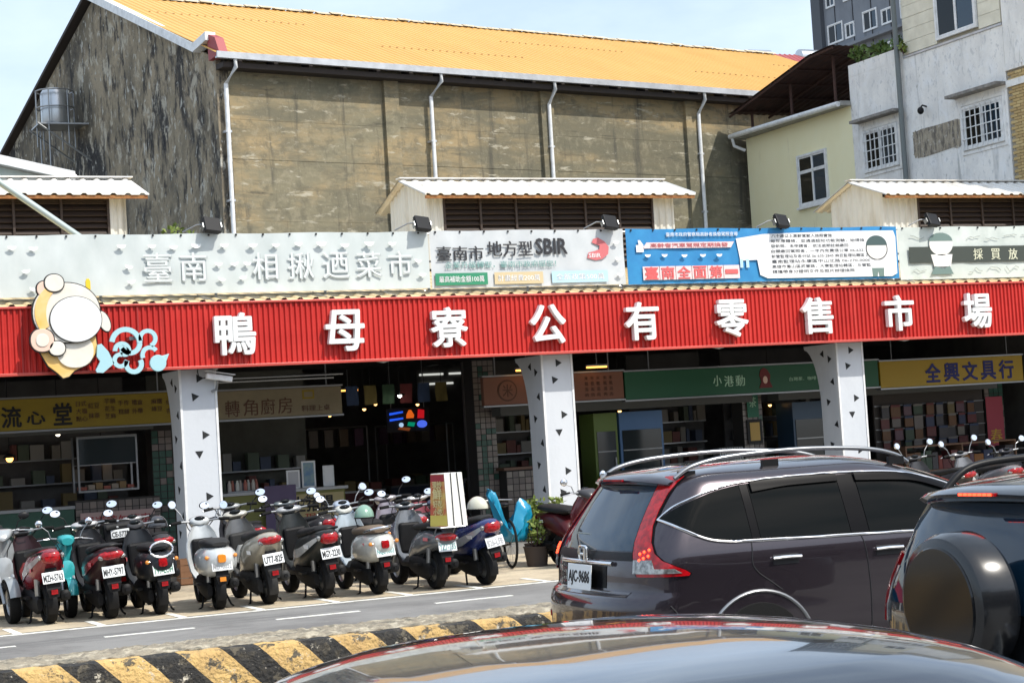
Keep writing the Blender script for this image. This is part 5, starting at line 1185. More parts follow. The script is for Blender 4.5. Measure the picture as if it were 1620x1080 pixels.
    for k in range(24):
        q = 2*math.pi*k/24; c_, s_ = math.cos(q), math.sin(q); pts.append((.085, .068*math.copysign(abs(c_)**.5, c_) * (1 + .12*s_), 1.02 + .052*math.copysign(abs(s_)**.5, s_)))
    b.tube(pts, .008, 6, close=True)
    for q in (-1, 1): b.tube([(.082, q*.030, .980), (.082, q*.040, 1.060)], .010, 6)
    b.tube([(.082, -.033, 1.018), (.082, .033, 1.018)], .009, 6); b.build('emblem', M_chrome, c, smooth=50)
    B.rear(.80, .945, lambda v: -.33, lambda v: .33, 4, .003).build('plate_recess', M_carblk, c, smooth=60)
    plate(c, .052, 0, .865, .40, .17, "AJC-9686", math.radians(6))
    MB().tube([(.20, -.02, 1.09), (.19, .10, 1.12), (.21, .32, 1.16)], .012, 6).build('rear_wiper', M_black, c)
    # bumper details
    b = B.rear(.755, .785, lambda v: -.62, lambda v: .62, 3, .004); b.build('bumper_step', P1, c, smooth=60)
    B.rear(.30, .46, lambda v: -.74, lambda v: .74, 4, .008).build('lower_bumper', M_black, c, smooth=60)
    for sd in (-1, 1):
        B.patch([(z, B.s_y(z, .60), B.s_y(z, .60) + .16) for z in (.56,.58,.60)], sd, .008, 6).build('reflector', M_redlens, c, smooth=60)
        B.line(spline([(.30,.70),(.36,.62),(.42,.50),(.50,.40)]), sd, .004, .001).build('bumper_seam', M_ink, c)
    # windscreen
    def fpatch(z0, z1, y): 
        vs = []; b = MB()
        for i in range(9):
            z = z0 + (z1 - z0) * i / 8; p, d = B.half(z)
            for k in range(-10, 11):
                yy = abs(k) / 10 * y * (1 - .14 * i / 8); dd = float(np.interp(yy, p[::-1, 1][:15], d[::-1][:15])); vs.append(B.on(z, dd, 1 if k >= 0 else -1, .006))
        b.add(vs, [(i*21+k, i*21+k+1, (i+1)*21+k+1, (i+1)*21+k) for i in range(8) for k in range(20)]); return b
    fpatch(1.07, 1.46, .72).build('windscreen', M_tint, c, smooth=60)
    for sd in (-1, 1): MB().box(4.32, 4.5, sd*.68-.12, sd*.68+.12, .70, .80).build('head_lamp', M_clear, c, bevel=.02)
    return c
build_suv()

# ---------------- dark SUV with a spare wheel on the tailgate
sp_rows = [(.26,.10,4.02,.78,.34,.5),(.36,.02,4.10,.835,.36,.55),(.50,.0,4.14,.86,.36,.6),(.68,.0,4.14,.868,.36,.6),(.76,.04,4.12,.868,.32,.6),(.90,.055,4.0,.866,.28,.7),(.99,.06,3.4,.86,.27,.8),(1.06,.075,3.12,.845,.26,.7),(1.25,.15,2.82,.785,.24,.6),(1.40,.22,2.5,.735,.24,.55),(1.46,.26,2.36,.70,.24,.5),(1.51,.34,2.2,.64,.25,.45),(1.545,.55,2.05,.50,.25,.4),(1.565,.95,1.9,.28,.2,.3),(1.572,1.3,1.7,.05,.05,.05)]
def build_spare():
    B = Body(sp_rows, 2.9); c = thing('spare_wheel_suv', 'dark blue-black off-road car with a covered spare wheel on its tailgate', 'car', (4.77, 6.05, 0), math.radians(-2))
    P1 = paint('midnight_paint', (.018,.021,.026), .3, .22); body = cut_body(B.shell(), [(.78, .34), (3.2, .34)], .385, .86, [P1, M_ink], c)
    for x in (.78, 3.2):
        for sd in (1, -1): wheel(c, x, sd*.76, .34, sd)
    B.rear(1.02, 1.445, lambda v: -.68 + .07*v, lambda v: .68 - .07*v).build('rear_window', M_glass_b, c, smooth=60)
    for sd in (-1, 1):
        B.win((.34, .80), [(.3,1.38),(.8,1.42)], [(.3,1.09),(.8,1.07)], sd).build('quarter_window', M_tint, c, smooth=60)
        B.win((.86, 1.60), [(.8,1.42),(1.6,1.43)], [(.8,1.07),(1.6,1.06)], sd).build('rear_door_window', M_tint, c, smooth=60)
        B.win((1.68, 2.75), [(1.6,1.43),(2.1,1.40),(2.75,1.12)], [(1.6,1.06),(2.75,1.06)], sd).build('front_door_window', M_tint, c, smooth=60)
        B.line([(.80,1.06),(.79,.9),(.90,.78)], sd, .004, .001).build('door_seam', M_ink, c); B.line([(1.64,1.05),(1.65,.7),(1.65,.4)], sd, .004, .001).build('door_seam', M_ink, c)
        def sc(z): return B.s_y(z, B.w(z) * .90)
        lamp = B.patch([(z, sc(z) - .045, sc(z) + d) for z, d in ((.93,.05),(.98,.07),(1.05,.10),(1.12,.13),(1.18,.16),(1.22,.15))], sd, .014, 8).build('tail_lamp', M_redlens, c, smooth=50)
        B.patch([(z, sc(z) - .085, sc(z) - .048) for z in (.93,1.0,1.08,1.17)], sd, .010, 4).build('lamp_lens', M_clear, lamp, smooth=50)
        for x in (.78, 3.2): B.line([(x + .40*math.cos(a), .34 + .40*math.sin(a)) for a in [math.pi*(-.04 + 1.08*k/28) for k in range(29)]], sd, .022, .0).build('arch_lip', M_black, c, smooth=60)
        pts = spline([(.40,.60,1.49),(.55,.60,1.585),(.9,.595,1.61),(1.5,.585,1.615),(2.0,.57,1.56),(2.15,.56,1.49)], 6); rl = MB().tube([(x, y*sd, z) for x, y, z in pts], .017, 8).build('roof_rail', M_black, c, smooth=60)
        b = MB(); ball(b, (2.45, sd*.95, 1.12), (.08, .11, .08)); b.tube([(2.5, sd*.80, 1.07), (2.47, sd*.9, 1.09)], .03, 8); b.build('door_mirror', P1, c, smooth=60)
    # spoiler with lit brake strip
    rings = []
    for k in range(13):
        y = -.58 + 1.16*k/12; q = abs(y)/.58; e = .12*q**3; dz = .05*q**2.5; rings.append([(.26 + e*.6, y, 1.448 - dz*.4), (.15 + e, y, 1.470 - dz*.6), (.12 + e, y, 1.495 - dz*.7), (.14 + e, y, 1.513 - dz*.8), (.30 + e*.5, y, 1.532 - dz), (.65, y, 1.558 - dz), (.65, y, 1.49 - dz)])
    MB().loft(rings).build('roof_spoiler', P1, c, smooth=50)
    hb = MB().box(.108, .14, -.12, .12, 1.486, 1.500).build('high_brake_lamp', M_redlens, c)
    for k in range(7): box_obj('lamp_led', (.101, .110, -.105 + k*.032, -.085 + k*.032, 1.488, 1.498), emis('brake_glow', (1,.06,.02), 3.0), hb)
    # spare wheel: hard cover, its face mirror-black
    sw = MB().lathe([(0, -.02), (.235, -.02), (.268, -.005), (.285, .03), (.288, .14), (.272, .165), (.24, .17), (0, .17)], (-.155, -.09, 1.07), 'x', 56).build('spare_wheel', mat('cover_black', (.008,.009,.011), .2, spec=.5, coat=.25), c, smooth=32)
    MB().lathe([(.0, -.006), (.228, -.006), (.234, 0)], (-.177, -.09, 1.07), 'x', 56).build('cover_face', mat('gloss_black', (.010,.010,.011), .10, spec=.45), sw, smooth=30)
    b = MB(); b.box(-.02, .08, -.10, .12, .85, 1.15); b.build('wheel_carrier', M_black, c)
    B.rear(.86, .98, lambda v: -.62, lambda v: .62, 4, .006).build('tailgate_band', P1, c, smooth=60)
    B.rear(.40, .62, lambda v: -.70, lambda v: .70, 4, .02).build('rear_bumper', M_black, c, smooth=60)
    plate(c, -.012, -.42, .74, .36, .15, "AFY-2150", 0)
    box_obj('door_handle', (.02, .06, -.60, -.42, .84, .88), M_chrome, c)
    MB().tube([(1.15, -.05, 1.555), (1.02, -.05, 1.70), (.90, -.05, 1.84)], [.012, .008, .005], 6).build('antenna', M_black, c)
    ball_ = MB(); ball(ball_, (1.15, -.05, 1.56), (.05, .03, .02)); ball_.build('antenna_base', M_black, c)
    MB().tube([(.12, -.3, 1.08), (.13, -.1, 1.10), (.14, .12, 1.10)], .012, 6).build('rear_wiper', M_black, c)
    return c
build_spare()

# ---------------- near car, its roof filling the lower edge
se_rows = [(.22,.14,4.42,.78,.4,.5),(.35,.03,4.54,.85,.45,.55),(.55,.0,4.58,.875,.48,.6),(.74,.03,4.52,.88,.46,.6),(.86,.12,4.25,.875,.42,.7),(.92,.52,3.55,.855,.42,.8),(.97,.80,3.30,.825,.42,.7),(1.10,1.00,3.02,.76,.42,.6),(1.22,1.10,2.96,.72,.42,.55),(1.31,1.22,2.82,.68,.40,.5),(1.36,1.34,2.70,.63,.38,.45),(1.395,1.50,2.56,.55,.34,.40),(1.415,1.68,2.42,.42,.30,.34),(1.427,1.88,2.26,.24,.16,.18),(1.431,2.02,2.14,.06,.04,.04)]
def build_near():
    B = Body(se_rows, 2.3); c = thing('near_car', 'glossy dark silver car in front whose curved roof mirrors the sky', 'car', (-.20, 3.42, 0), math.radians(0))
    P1 = paint('dark_silver_paint', (.085,.10,.118), .85, .15)
    cut_body(B.shell(), [(.95, .32), (3.62, .32)], .365, .87, [P1, M_ink], c)
    for x in (.95, 3.62):
        for sd in (1, -1): wheel(c, x, sd*.78, .32, sd)
    for sd in (-1, 1):
        B.win((1.18, 2.05), [(1.15,1.02),(1.4,1.22),(1.6,1.30),(2.05,1.325)], [(1.15,1.0),(2.05,.985)], sd).build('rear_door_window', M_tint, c, smooth=60)
        B.win((2.12, 3.0), [(2.1,1.325),(2.4,1.30),(2.7,1.18),(3.0,1.01)], [(2.1,.985),(3.0,.98)], sd).build('front_door_window', M_tint, c, smooth=60)
        B.line([(2.09,.98),(2.1,.7),(2.1,.4)], sd, .004, .001).build('door_seam', M_ink, c)
        b = MB(); ball(b, (2.85, sd*.95, 1.02), (.08, .11, .07)); b.tube([(2.9, sd*.80, .98), (2.87, sd*.9, 1.0)], .025, 8); b.build('door_mirror', P1, c, smooth=60)
        MB().box(.03, .2, sd*.66-.15, sd*.66+.15, .70, .82).build('tail_lamp', M_redlens, c, bevel=.02); MB().box(4.3, 4.5, sd*.66-.15, sd*.66+.15, .62, .74).build('head_lamp', M_clear, c, bevel=.02)
    B.rear(.985, 1.32, lambda v: -.62 + .10*v, lambda v: .62 - .10*v).build('rear_window', M_glass, c, smooth=60)
    return c
build_near()
# ================================================================== SCOOTERS
def scooter(label, X, Y, head, col_, seat=(.02,.02,.02), style='sport', plate_txt=None, lamp='wide', col2=None, mirrors='oval', lean=-4, shield=None, hb=None, s=1.0, under=(.012,.012,.013), plate_ink=None, signal=True, rack=None, detail=True, plate_z=.53):
    t = thing('scooter', label, 'scooter', (X, Y, .006), math.pi / 2 - math.radians(head), 'scooters parked in front of the market')
    t.rotation_euler = (math.radians(lean), 0, math.pi / 2 - math.radians(head)); s *= 1.05 + .03*math.sin(X*7); t.scale = (s, s, s)
    rv = random.Random(int(X*977 + Y*131)); kw, kz, kh = rv.uniform(.90, 1.10), rv.uniform(-.03, .025), rv.uniform(.85, 1.12)
    def cm(c, k=''): return mat('scooter_paint_%.3f_%.3f_%.3f' % c, c, .26 if max(c) > .07 else .34, metal=.2 if max(c) > .07 else 0, coat=.6 if max(c) > .07 else .15, spec=.5 if max(c) > .07 else .25, var=.18, scale=9)
    PB = cm(col_); PS = cm(shield or col_); PH = cm(hb or shield or col_); P2 = cm(col2) if col2 else PB
    SE = mat('seat_%.2f_%.2f_%.2f' % seat, seat, .6, bump=.1, bscale=60, spec=.2); UN = mat('under_%.2f_%.2f_%.2f' % under, under, .55, spec=.2, var=.4, scale=14)
    WB, r = 1.24, .235
    for x, nm in ((0, 'rear_wheel'), (WB, 'front_wheel')):
        w = MB().lathe([(r*.62, -.045), (r*.80, -.062), (r*.94, -.056), (r, -.024), (r, .024), (r*.94, .056), (r*.80, .062), (r*.62, .045)], (x, 0, r), 'y', 28).build(nm, M_rubber, t, smooth=45)
        b = MB().lathe([(r*.63, -.035), (r*.55, -.02), (.05, -.03), (.05, .03), (r*.55, .02), (r*.63, .035)], (x, 0, r), 'y', 20)
        for k in range(5): a = k*1.2566; b.tube([(x, .0, r), (x + r*.58*math.cos(a), 0, r + r*.58*math.sin(a))], .022, 6)
        b.build('rim', M_steel if style != 'retro' else M_alloy, w, smooth=40)
    # tail cowl
    if style == 'sport':
        st_ = [(-.44,.765,.02,.05),(-.40,.75,.06,.10),(-.30,.70,.12,.155),(-.14,.64,.165,.19),(.06,.58,.20,.205),(.26,.53,.20,.20),(.42,.48,.15,.17),(.52,.40,.09,.15)]
        seat_st = [(-.30,.815,.018,.07),(-.24,.815,.035,.12),(-.05,.790,.05,.145),(.15,.765,.05,.145),(.34,.755,.055,.13),(.44,.745,.05,.10),(.49,.73,.03,.06)]
    elif style == 'retro':
        st_ = [(-.42,.60,.05,.07),(-.38,.60,.12,.13),(-.28,.59,.165,.185),(-.08,.575,.185,.215),(.14,.56,.185,.215),(.32,.54,.16,.185),(.45,.50,.12,.15),(.52,.44,.08,.13)]
        seat_st = [(-.36,.775,.02,.08),(-.30,.785,.04,.13),(-.10,.785,.055,.15),(.12,.775,.055,.15),(.34,.765,.055,.135),(.44,.755,.045,.10),(.48,.745,.02,.06)]
    else:  # commuter: square tail
        st_ = [(-.42,.64,.05,.09),(-.38,.64,.085,.13),(-.24,.62,.10,.16),(-.04,.61,.14,.18),(.2,.56,.17,.18),(.40,.50,.15,.17),(.52,.42,.09,.15)]
        seat_st = [(-.34,.80,.02,.09),(-.28,.80,.04,.135),(-.05,.785,.05,.15),(.18,.77,.05,.145),(.38,.76,.05,.125),(.48,.745,.02,.07)]
    st_ = [(x * (1.04 if x < 0 else 1), z + kz * (x < .1), h, w * kw) for x, z, h, w in st_]; seat_st = [(x, z + kz * .6, h * kh, w) for x, z, h, w in seat_st]
    body = MB().loft([ring(x, z, h, w, 20, 2.5) for x, z, h, w in st_]).build('tail_cowl', PB, t, smooth=50)
    if col2:
        for sd in (1, -1):
            b = MB(); vs = []
            for i, (x, z, h, w) in enumerate(st_[1:-1]): vs += [(x, sd*(w + .006), z - h*.25), (x, sd*(w*.97 + .006), z + h*.25)]
            b.add(vs, [(2*i, 2*i+2, 2*i+3, 2*i+1) for i in range(len(vs)//2 - 1)]).build('side_flash', P2, body, smooth=60)
    MB().loft([ring(x, z, h, w, 18, 2.6) for x, z, h, w in seat_st]).build('seat', SE, t, smooth=50)
    # floor, leg shield, front
    MB().loft([ring(x, z, h, w, 14, 4) for x, z, h, w in [(.36,.32,.06,.12),(.50,.30,.045,.16),(.72,.30,.045,.165),(.84,.36,.07,.15)]]).build('floorboard', UN, t, smooth=40)
    rows = []
    for z, x, w, d in [(.30,.80,.13,.06),(.42,.86,.19,.06),(.58,.885,.215,.055),(.74,.90,.205,.055),(.86,.93,.165,.06),(.95,.955,.10,.06)]:
        rg = []
        for k in range(16):
            q = 2*math.pi*k/16; c_, s_ = math.cos(q), math.sin(q); rg.append((x + d*math.copysign(abs(c_)**.8, c_) - .10*(s_*s_), w*math.copysign(abs(s_)**.8, s_), z))
        rows.append(rg)
    MB().loft(rows).build('leg_shield', PS, t, smooth=50)
    MB().box(.765, .83, -.14, .14, .42, .80).build('inner_panel', UN, t, bevel=.03)
    MB().loft([ring(x, z, h, w, 12) for x, z, h, w in [(.98,.66,.06,.06),(1.03,.60,.13,.10),(1.06,.52,.12,.09),(1.07,.44,.05,.05)]]).build('front_cover', PS, t, smooth=50)
    b = MB()
    for sd in (-.075, .075): b.tube([(1.05, sd, .52), (1.24, sd, .225)], .022, 8)
    b.build('fork', M_steel, t, smooth=40)
    MB().lathe([(r + .03, -.06), (r + .045, -.03), (r + .05, 0), (r + .045, .03), (r + .03, .06)], (WB, 0, r), 'y', 16, a0=.25, a1=2.6).build('front_fender', PS, t, smooth=50)
    # handlebar cluster
    hx, hz = .95, 1.005
    cl = MB().loft([ring(x, z, h * kh, w * kw, 14, 2.4 if style == 'retro' else 3.2) for x, z, h, w in ([(.87,.985,.02,.06),(.89,1.0,.045,.10),(.96,1.0,.065,.12),(1.04,.985,.075,.10),(1.09,.97,.05,.07)] if style == 'retro' else [(.88,1.0,.012,.11),(.91,1.005,.035,.15),(.97,.995,.05,.13),(1.05,.965,.05,.09),(1.11,.93,.02,.03)])]).build('handlebar_cover', PH, t, smooth=50)
    b = MB(); ball(b, (.895, 0, 1.035), (.035, .07, .03), 12, 6); b.build('speedometer', M_glass, cl, smooth=50)
    b = MB().tube([(.86, .34, 1.0), (.90, .22, 1.01), (.95, .08, 1.0), (.95, -.08, 1.0), (.90, -.22, 1.01), (.86, -.34, 1.0)], .013, 8); bar = b.build('handlebar', M_steel, t, smooth=50)
    for sd in (1, -1):
        MB().tube([(.895, sd*.23, 1.01), (.855, sd*.355, 1.0)], .02, 8).build('grip', M_rubber, bar, smooth=40)
        MB().tube([(.94, sd*.21, 1.005), (.955, sd*.28, 1.0), (.925, sd*.36, .985)], .008, 6).build('brake_lever', M_alloy, bar)
        if mirrors:
            mx, my, mz = .90 - rnd.uniform(-.02, .02), sd*rnd.uniform(.29, .35), rnd.uniform(1.15, 1.22)
            st = MB().tube([(.925, sd*.19, 1.02), (.93, sd*.22, 1.10), (mx + .03, my*.93, mz - .02)], .007, 6).build('mirror_stem', M_steel if mirrors == 'round' else M_black, t)
            b = MB(); ball(b, (mx + .018, my, mz + .01), (.022, .050 if mirrors == 'round' else .064, .050 if mirrors == 'round' else .044), 14, 8); b.build('mirror_shell', M_chrome if mirrors == 'round' else M_black, st, smooth=50)
            b = MB(); b.xf = Matrix.Translation((mx - .002, my, mz + .01)) @ Matrix.Rotation(math.radians(12), 4, 'Y') @ Matrix.Rotation(math.radians(sd * 8), 4, 'Z')
            ry, rz = (.045, .045) if mirrors == 'round' else (.058, .039)
            b.prism([(ry*math.cos(q*.3142), rz*math.sin(q*.3142)) for q in range(20)], -.004, .004, 'x'); b.build('mirror_glass', M_mirror, st)
    # engine, swing arm, muffler, stands, shock
    MB().loft([ring(x, z, h, w, 12) for x, z, h, w in [(-.13,.235,.07,.03),(.0,.245,.125,.05),(.22,.28,.13,.065),(.40,.31,.10,.075)]]).build('engine_case', UN, t, smooth=40).location = (0, .115, 0)
    MB().loft([ring(x, z, h, w, 14) for x, z, h, w in [(-.26,.335,.03,.03),(-.24,.335,.058,.055),(.02,.315,.062,.058),(.24,.285,.045,.04),(.34,.27,.02,.02)]]).build('muffler', UN, t, smooth=40).location = (0, -.155, -.03)
    MB().lathe([(0, 0), (.022, 0), (.022, .03), (.016, .03)], (-.285, -.155, .305), 'x', 12).build('muffler_tip', M_black, t)
    MB().tube([(-.04, .11, .26), (-.10, .11, .62)], .030, 8).build('shock_absorber', M_steel, t, smooth=40)
    for sd in (1, -1): MB().tube([(.30, sd*.1, .25), (.20, sd*.17, .03), (.26, sd*.205, .0)], .012, 6).build('stand_leg', M_black, t)
    MB().loft([ring(x, z, h, w, 12, 3) for x, z, h, w in [(.10,.36,.08,.11),(.24,.34,.13,.13),(.42,.33,.11,.13)]]).build('engine_block', UN, t, smooth=40)
    for sd in (1, -1): MB().tube([(.93, sd*.16, .99), (1.05, sd*.13, .93), (1.05, sd*.05, .80), (1.02, sd*.04, .70)], .006, 5).build('brake_cable', M_black, t)
    for sd in (1, -1): MB().box(.02, .16, sd*.20-.03, sd*.20+.03, .30, .325).build('foot_peg', M_black, t)
    # rear fender, plate, lamps
    MB().lathe([(r + .02, -.055), (r + .032, 0), (r + .02, .055)], (0, 0, r), 'y', 14, a0=1.9, a1=3.6).build('rear_fender', UN, t, smooth=50)
    fx = -.40
    MB().loft([[(fx+.06, -.06, plate_z+.10), (fx+.06, .06, plate_z+.10), (fx+.12, .06, plate_z+.10), (fx+.12, -.06, plate_z+.10)], [(fx-.0, -.075, plate_z-.13), (fx-.0, .075, plate_z-.13), (fx+.03, .075, plate_z-.13), (fx+.03, -.075, plate_z-.13)], [(fx+.01, -.05, plate_z-.22), (fx+.01, .05, plate_z-.22), (fx+.03, .05, plate_z-.22), (fx+.03, -.05, plate_z-.22)]]).build('mudguard', UN, t)
    box_obj('rear_reflector', (fx-.012, fx+.0, -.035, .035, plate_z-.185, plate_z-.135), M_redlens if lamp != 'amber' else M_orange, t)
    if plate_txt: plate(t, fx - .012, 0, plate_z, .235, .125, plate_txt, math.radians(14), plate_ink or M_ink)
    tz = dict(sport=.735, retro=.64, commuter=.655)[style]; tx = dict(sport=-.415, retro=-.405, commuter=-.405)[style] * 1.04 - .014; tz += kz
    if lamp == 'wide':
        l = MB().loft([ring(x, tz, h, w, 16, 2.2) for x, h, w in ((tx+.06,.05,.14),(tx+.005,.05,.125),(tx-.018,.035,.085))]).build('tail_lamp', M_redlens, t, smooth=50)
        for sd in (1, -1): b = MB(); ball(b, (tx + .03, sd*.115, tz - .02), (.035, .035, .028), 10, 6); b.build('turn_signal', M_clear, l, smooth=50)
    elif lamp == 'big':
        l = MB().loft([ring(x, tz - .01, h, w, 16, 3) for x, h, w in ((tx+.05,.065,.105),(tx-.0,.065,.095),(tx-.022,.045,.065))]).build('tail_lamp', M_redlens, t, smooth=50)
        for sd in (1, -1): b = MB(); ball(b, (tx + .035, sd*.125, tz), (.03, .025, .03), 10, 6); b.build('turn_signal', M_clear, l, smooth=50)
    else:
        l = MB().loft([ring(x, tz - .02, h, w, 16, 4) for x, h, w in ((tx+.06,.05,.05),(tx-.012,.05,.05),(tx-.025,.042,.042))]).build('tail_lamp', M_orange if lamp == 'amber' else M_redlens, t, smooth=50)
        for sd in (1, -1):
            MB().tube([(tx+.07, sd*.1, tz), (tx+.06, sd*.16, tz)], .01, 6).build('signal_stalk', M_chrome, l); b = MB(); ball(b, (tx + .05, sd*.165, tz), (.03, .025, .025), 10, 6); b.build('turn_signal', M_orange, l, smooth=50)
    if kz > -.005: 
        b = MB(); vs = []                                     # carrier bag hung on the hook
        for i in range(7):
            for k in range(10): q = k*.6283; wv = .5 + .5*math.sin(math.pi*min(1, .12 + i/7)); vs.append((.74 - .05*wv*math.cos(q)*(1 + .2*math.sin(3*q+i)), .11*wv*math.sin(q)*(1 + .15*math.cos(2*q+i)), .66 - .045*i))
        b.add(vs, [(i*10+k, i*10+(k+1) % 10, (i+1)*10+(k+1) % 10, (i+1)*10+k) for i in range(6) for k in range(10)]).build('hung_bag', mat('bag_plastic_%d' % (int(X*10) % 3), [(.40,.40,.38), (.30,.05,.05), (.10,.16,.22)][int(X*10) % 3], .4), t, smooth=60)
    for sd in (1, -1): MB().box(-.20 + kz, -.06 + kz, sd*.001 - .001 + sd*(.19*kw), sd*.001 + .001 + sd*(.19*kw) + .004, .60, .64).build('sticker', M_wp if kh > 1 else M_redp, body)
    if rack == 'box':
        tb = MB().box(-.60, -.22, -.19, .19, .80, 1.06).build('top_box', M_black, t, bevel=.04)
        plate(tb, -.605, 0, .93, .22, .10, 'CE-5775', 0, M_ink)
    if rack == 'ring': MB().tube([(-.43 + .02*math.sin(q*.393), .13*math.cos(q*.393), .76 + .085*math.sin(q*.393)) for q in range(16)], .012, 6, close=True).build('chrome_backrest', M_chrome, t, smooth=40)
    elif rack == 'grab': MB().tube([(-.15, .15, .77), (-.36, .13, .80), (-.42, .05, .81), (-.42, -.05, .81), (-.36, -.13, .80), (-.15, -.15, .77)], .013, 8).build('grab_rail', M_black if style == 'sport' else M_chrome, t, smooth=40)
    elif rack == 'carrier':
        b = MB()
        for y in (-.16, -.05, .05, .16): b.tube([(-.62, y, .765), (-.20, y, .765)], .009, 6)
        b.tube([(-.62, -.16, .765), (-.62, .16, .765)], .009, 6).tube([(-.20, -.16, .765), (-.20, .16, .765)], .009, 6)
        for y in (-.12, .12): b.tube([(-.4, y, .765), (-.30, y, .66)], .009, 6)
        b.build('carrier', M_steel, t)
    return t
scooter('maroon scooter with white plate in front of the teal scooter', 4.04, 21.75, -2, (.22,.018,.03), style='sport', plate_txt='MZH-5763', lamp='big', hb=(.25,.25,.26), shield=(.03,.012,.015), rack='grab', seat=(.018,.018,.018), col2=(.35,.30,.29))
scooter('teal blue scooter facing outward just behind the maroon one', 4.40, 23.42, 181, (.035,.40,.42), style='retro', plate_txt=None, lamp='square', mirrors='round', seat=(.03,.03,.03), lean=-2, s=.9)
scooter('black scooter with wide bright red tail lamp and dark red seat trim', 4.73, 21.65, 1, (.03,.012,.015), style='sport', plate_txt='MHY-5797', lamp='wide', hb=(.45,.45,.46), shield=(.02,.02,.022), rack='grab', col2=(.30,.01,.02))
scooter('black scooter with a chrome ring backrest above its square red lamp', 5.30, 21.56, 2, (.02,.022,.026), style='retro', plate_txt='799-EUH', lamp='square', mirrors='oval', seat=(.02,.02,.02), rack='ring', plate_ink=M_green_ink, hb=(.05,.05,.055))
scooter('white classic scooter with amber lamp before the first column', 5.98, 21.45, 6, (.58,.60,.60), style='retro', plate_txt='MEP-8852', lamp='amber', mirrors='round', seat=(.025,.025,.025), lean=-2, plate_ink=mat('grey_ink', (.35,.35,.36), .6))
scooter('champagne silver scooter with dark red lens set in a wide tail', 6.62, 21.50, 1, (.40,.37,.30), style='sport', plate_txt='UT7-82F', lamp='wide', seat=(.02,.02,.022), hb=(.48,.46,.40), shield=(.10,.10,.10), under=(.035,.035,.035), lean=-6)
scooter('black and white scooter with a big red lamp right of the champagne one', 7.36, 21.60, 0, (.025,.028,.028), style='sport', plate_txt='MGY-2230', lamp='big', hb=(.34,.35,.36), col2=(.55,.55,.54), mirrors='oval', rack='grab', lean=-5)
scooter('cream white scooter carrying a mint helmet in the middle of the row', 7.98, 21.38, 1, (.60,.60,.55), style='retro', plate_txt='NQE-5003', lamp='square', mirrors='oval', seat=(.16,.12,.085), hb=(.66,.66,.60), shield=(.42,.48,.52), plate_ink=M_tealp, rack='grab')
scooter('grey delivery scooter under the white advertising box', 8.72, 21.30, 0, (.16,.17,.185), style='commuter', plate_txt='YZ7-735', lamp='wide', mirrors='oval', rack='carrier', seat=(.02,.02,.02), plate_ink=M_tealp, lean=0)
scooter('blue and white scooter with a cream helmet at the row end', 9.38, 21.22, -3, (.02,.035,.16), style='sport', plate_txt='826-LFB', lamp='big', col2=(.55,.58,.60), hb=(.05,.06,.1), mirrors=None, seat=(.02,.02,.02), lean=-9, plate_ink=mat('grey_ink', (.35,.35,.36)))
scooter('grey scooter cut by the photo edge with silver leg shield', 3.66, 23.55, 178, (.14,.145,.15), style='sport', plate_txt=None, lamp='wide', shield=(.34,.36,.37), hb=(.40,.42,.43), lean=3)
# second row, mostly hidden behind the first
scooter('black scooter hidden behind the red lamped black one', 5.18, 23.1, 4, (.02,.02,.022), style='commuter', lamp='wide', hb=(.3,.3,.3), mirrors=None, rack='box')
scooter('dark grey scooter with silver bars behind the chrome ring scooter', 5.95, 24.15, -3, (.05,.05,.055), style='sport', lamp='wide', hb=(.25,.25,.26), mirrors=None)
scooter('black scooter right of the first column behind the white classic', 7.38, 24.6, 3, (.025,.025,.03), style='sport', lamp='wide', hb=(.32,.34,.34), mirrors=None)
scooter('dark scooter behind the champagne one near the food counter', 8.25, 24.3, -6, (.03,.03,.032), style='sport', lamp='big', hb=(.10,.12,.13), mirrors=None)
scooter('pale blue scooter behind the cream one', 8.70, 23.5, 1, (.40,.48,.60), style='retro', lamp='square', mirrors='round', hb=(.45,.52,.62))
scooter('mauve grey scooter with tall mirrors behind the mint helmet', 9.35, 23.6, 4, (.26,.23,.27), style='sport', lamp='wide', hb=(.30,.28,.30))
scooter('red trimmed silver scooter behind the advertising box', 9.85, 23.4, -2, (.22,.03,.04), style='sport', lamp='wide', hb=(.42,.42,.42), mirrors=None)
scooter('red scooter beside the potted shrub next to the plum car', 11.40, 23.20, 178, (.07,.008,.011), style='commuter', lamp='wide', mirrors='round', hb=(.06,.06,.065), shield=(.11,.010,.015), lean=3)
for x, y, lab, c_ in ((18.9, 23.9, 'black scooter seen over the plum car roof left of the white helmet', (.05,.05,.055)), (20.75, 23.8, 'dark scooter wearing the white helmet beyond the plum car', (.04,.04,.05)), (21.75, 23.8, 'dark scooter with round mirrors at the right photo edge', (.05,.05,.06)), (19.85, 23.9, 'grey scooter with silver mirrors between the two dark ones beyond the cars', (.20,.20,.21))):
    scooter(lab, x, y, 2, c_, style='sport', mirrors='round')

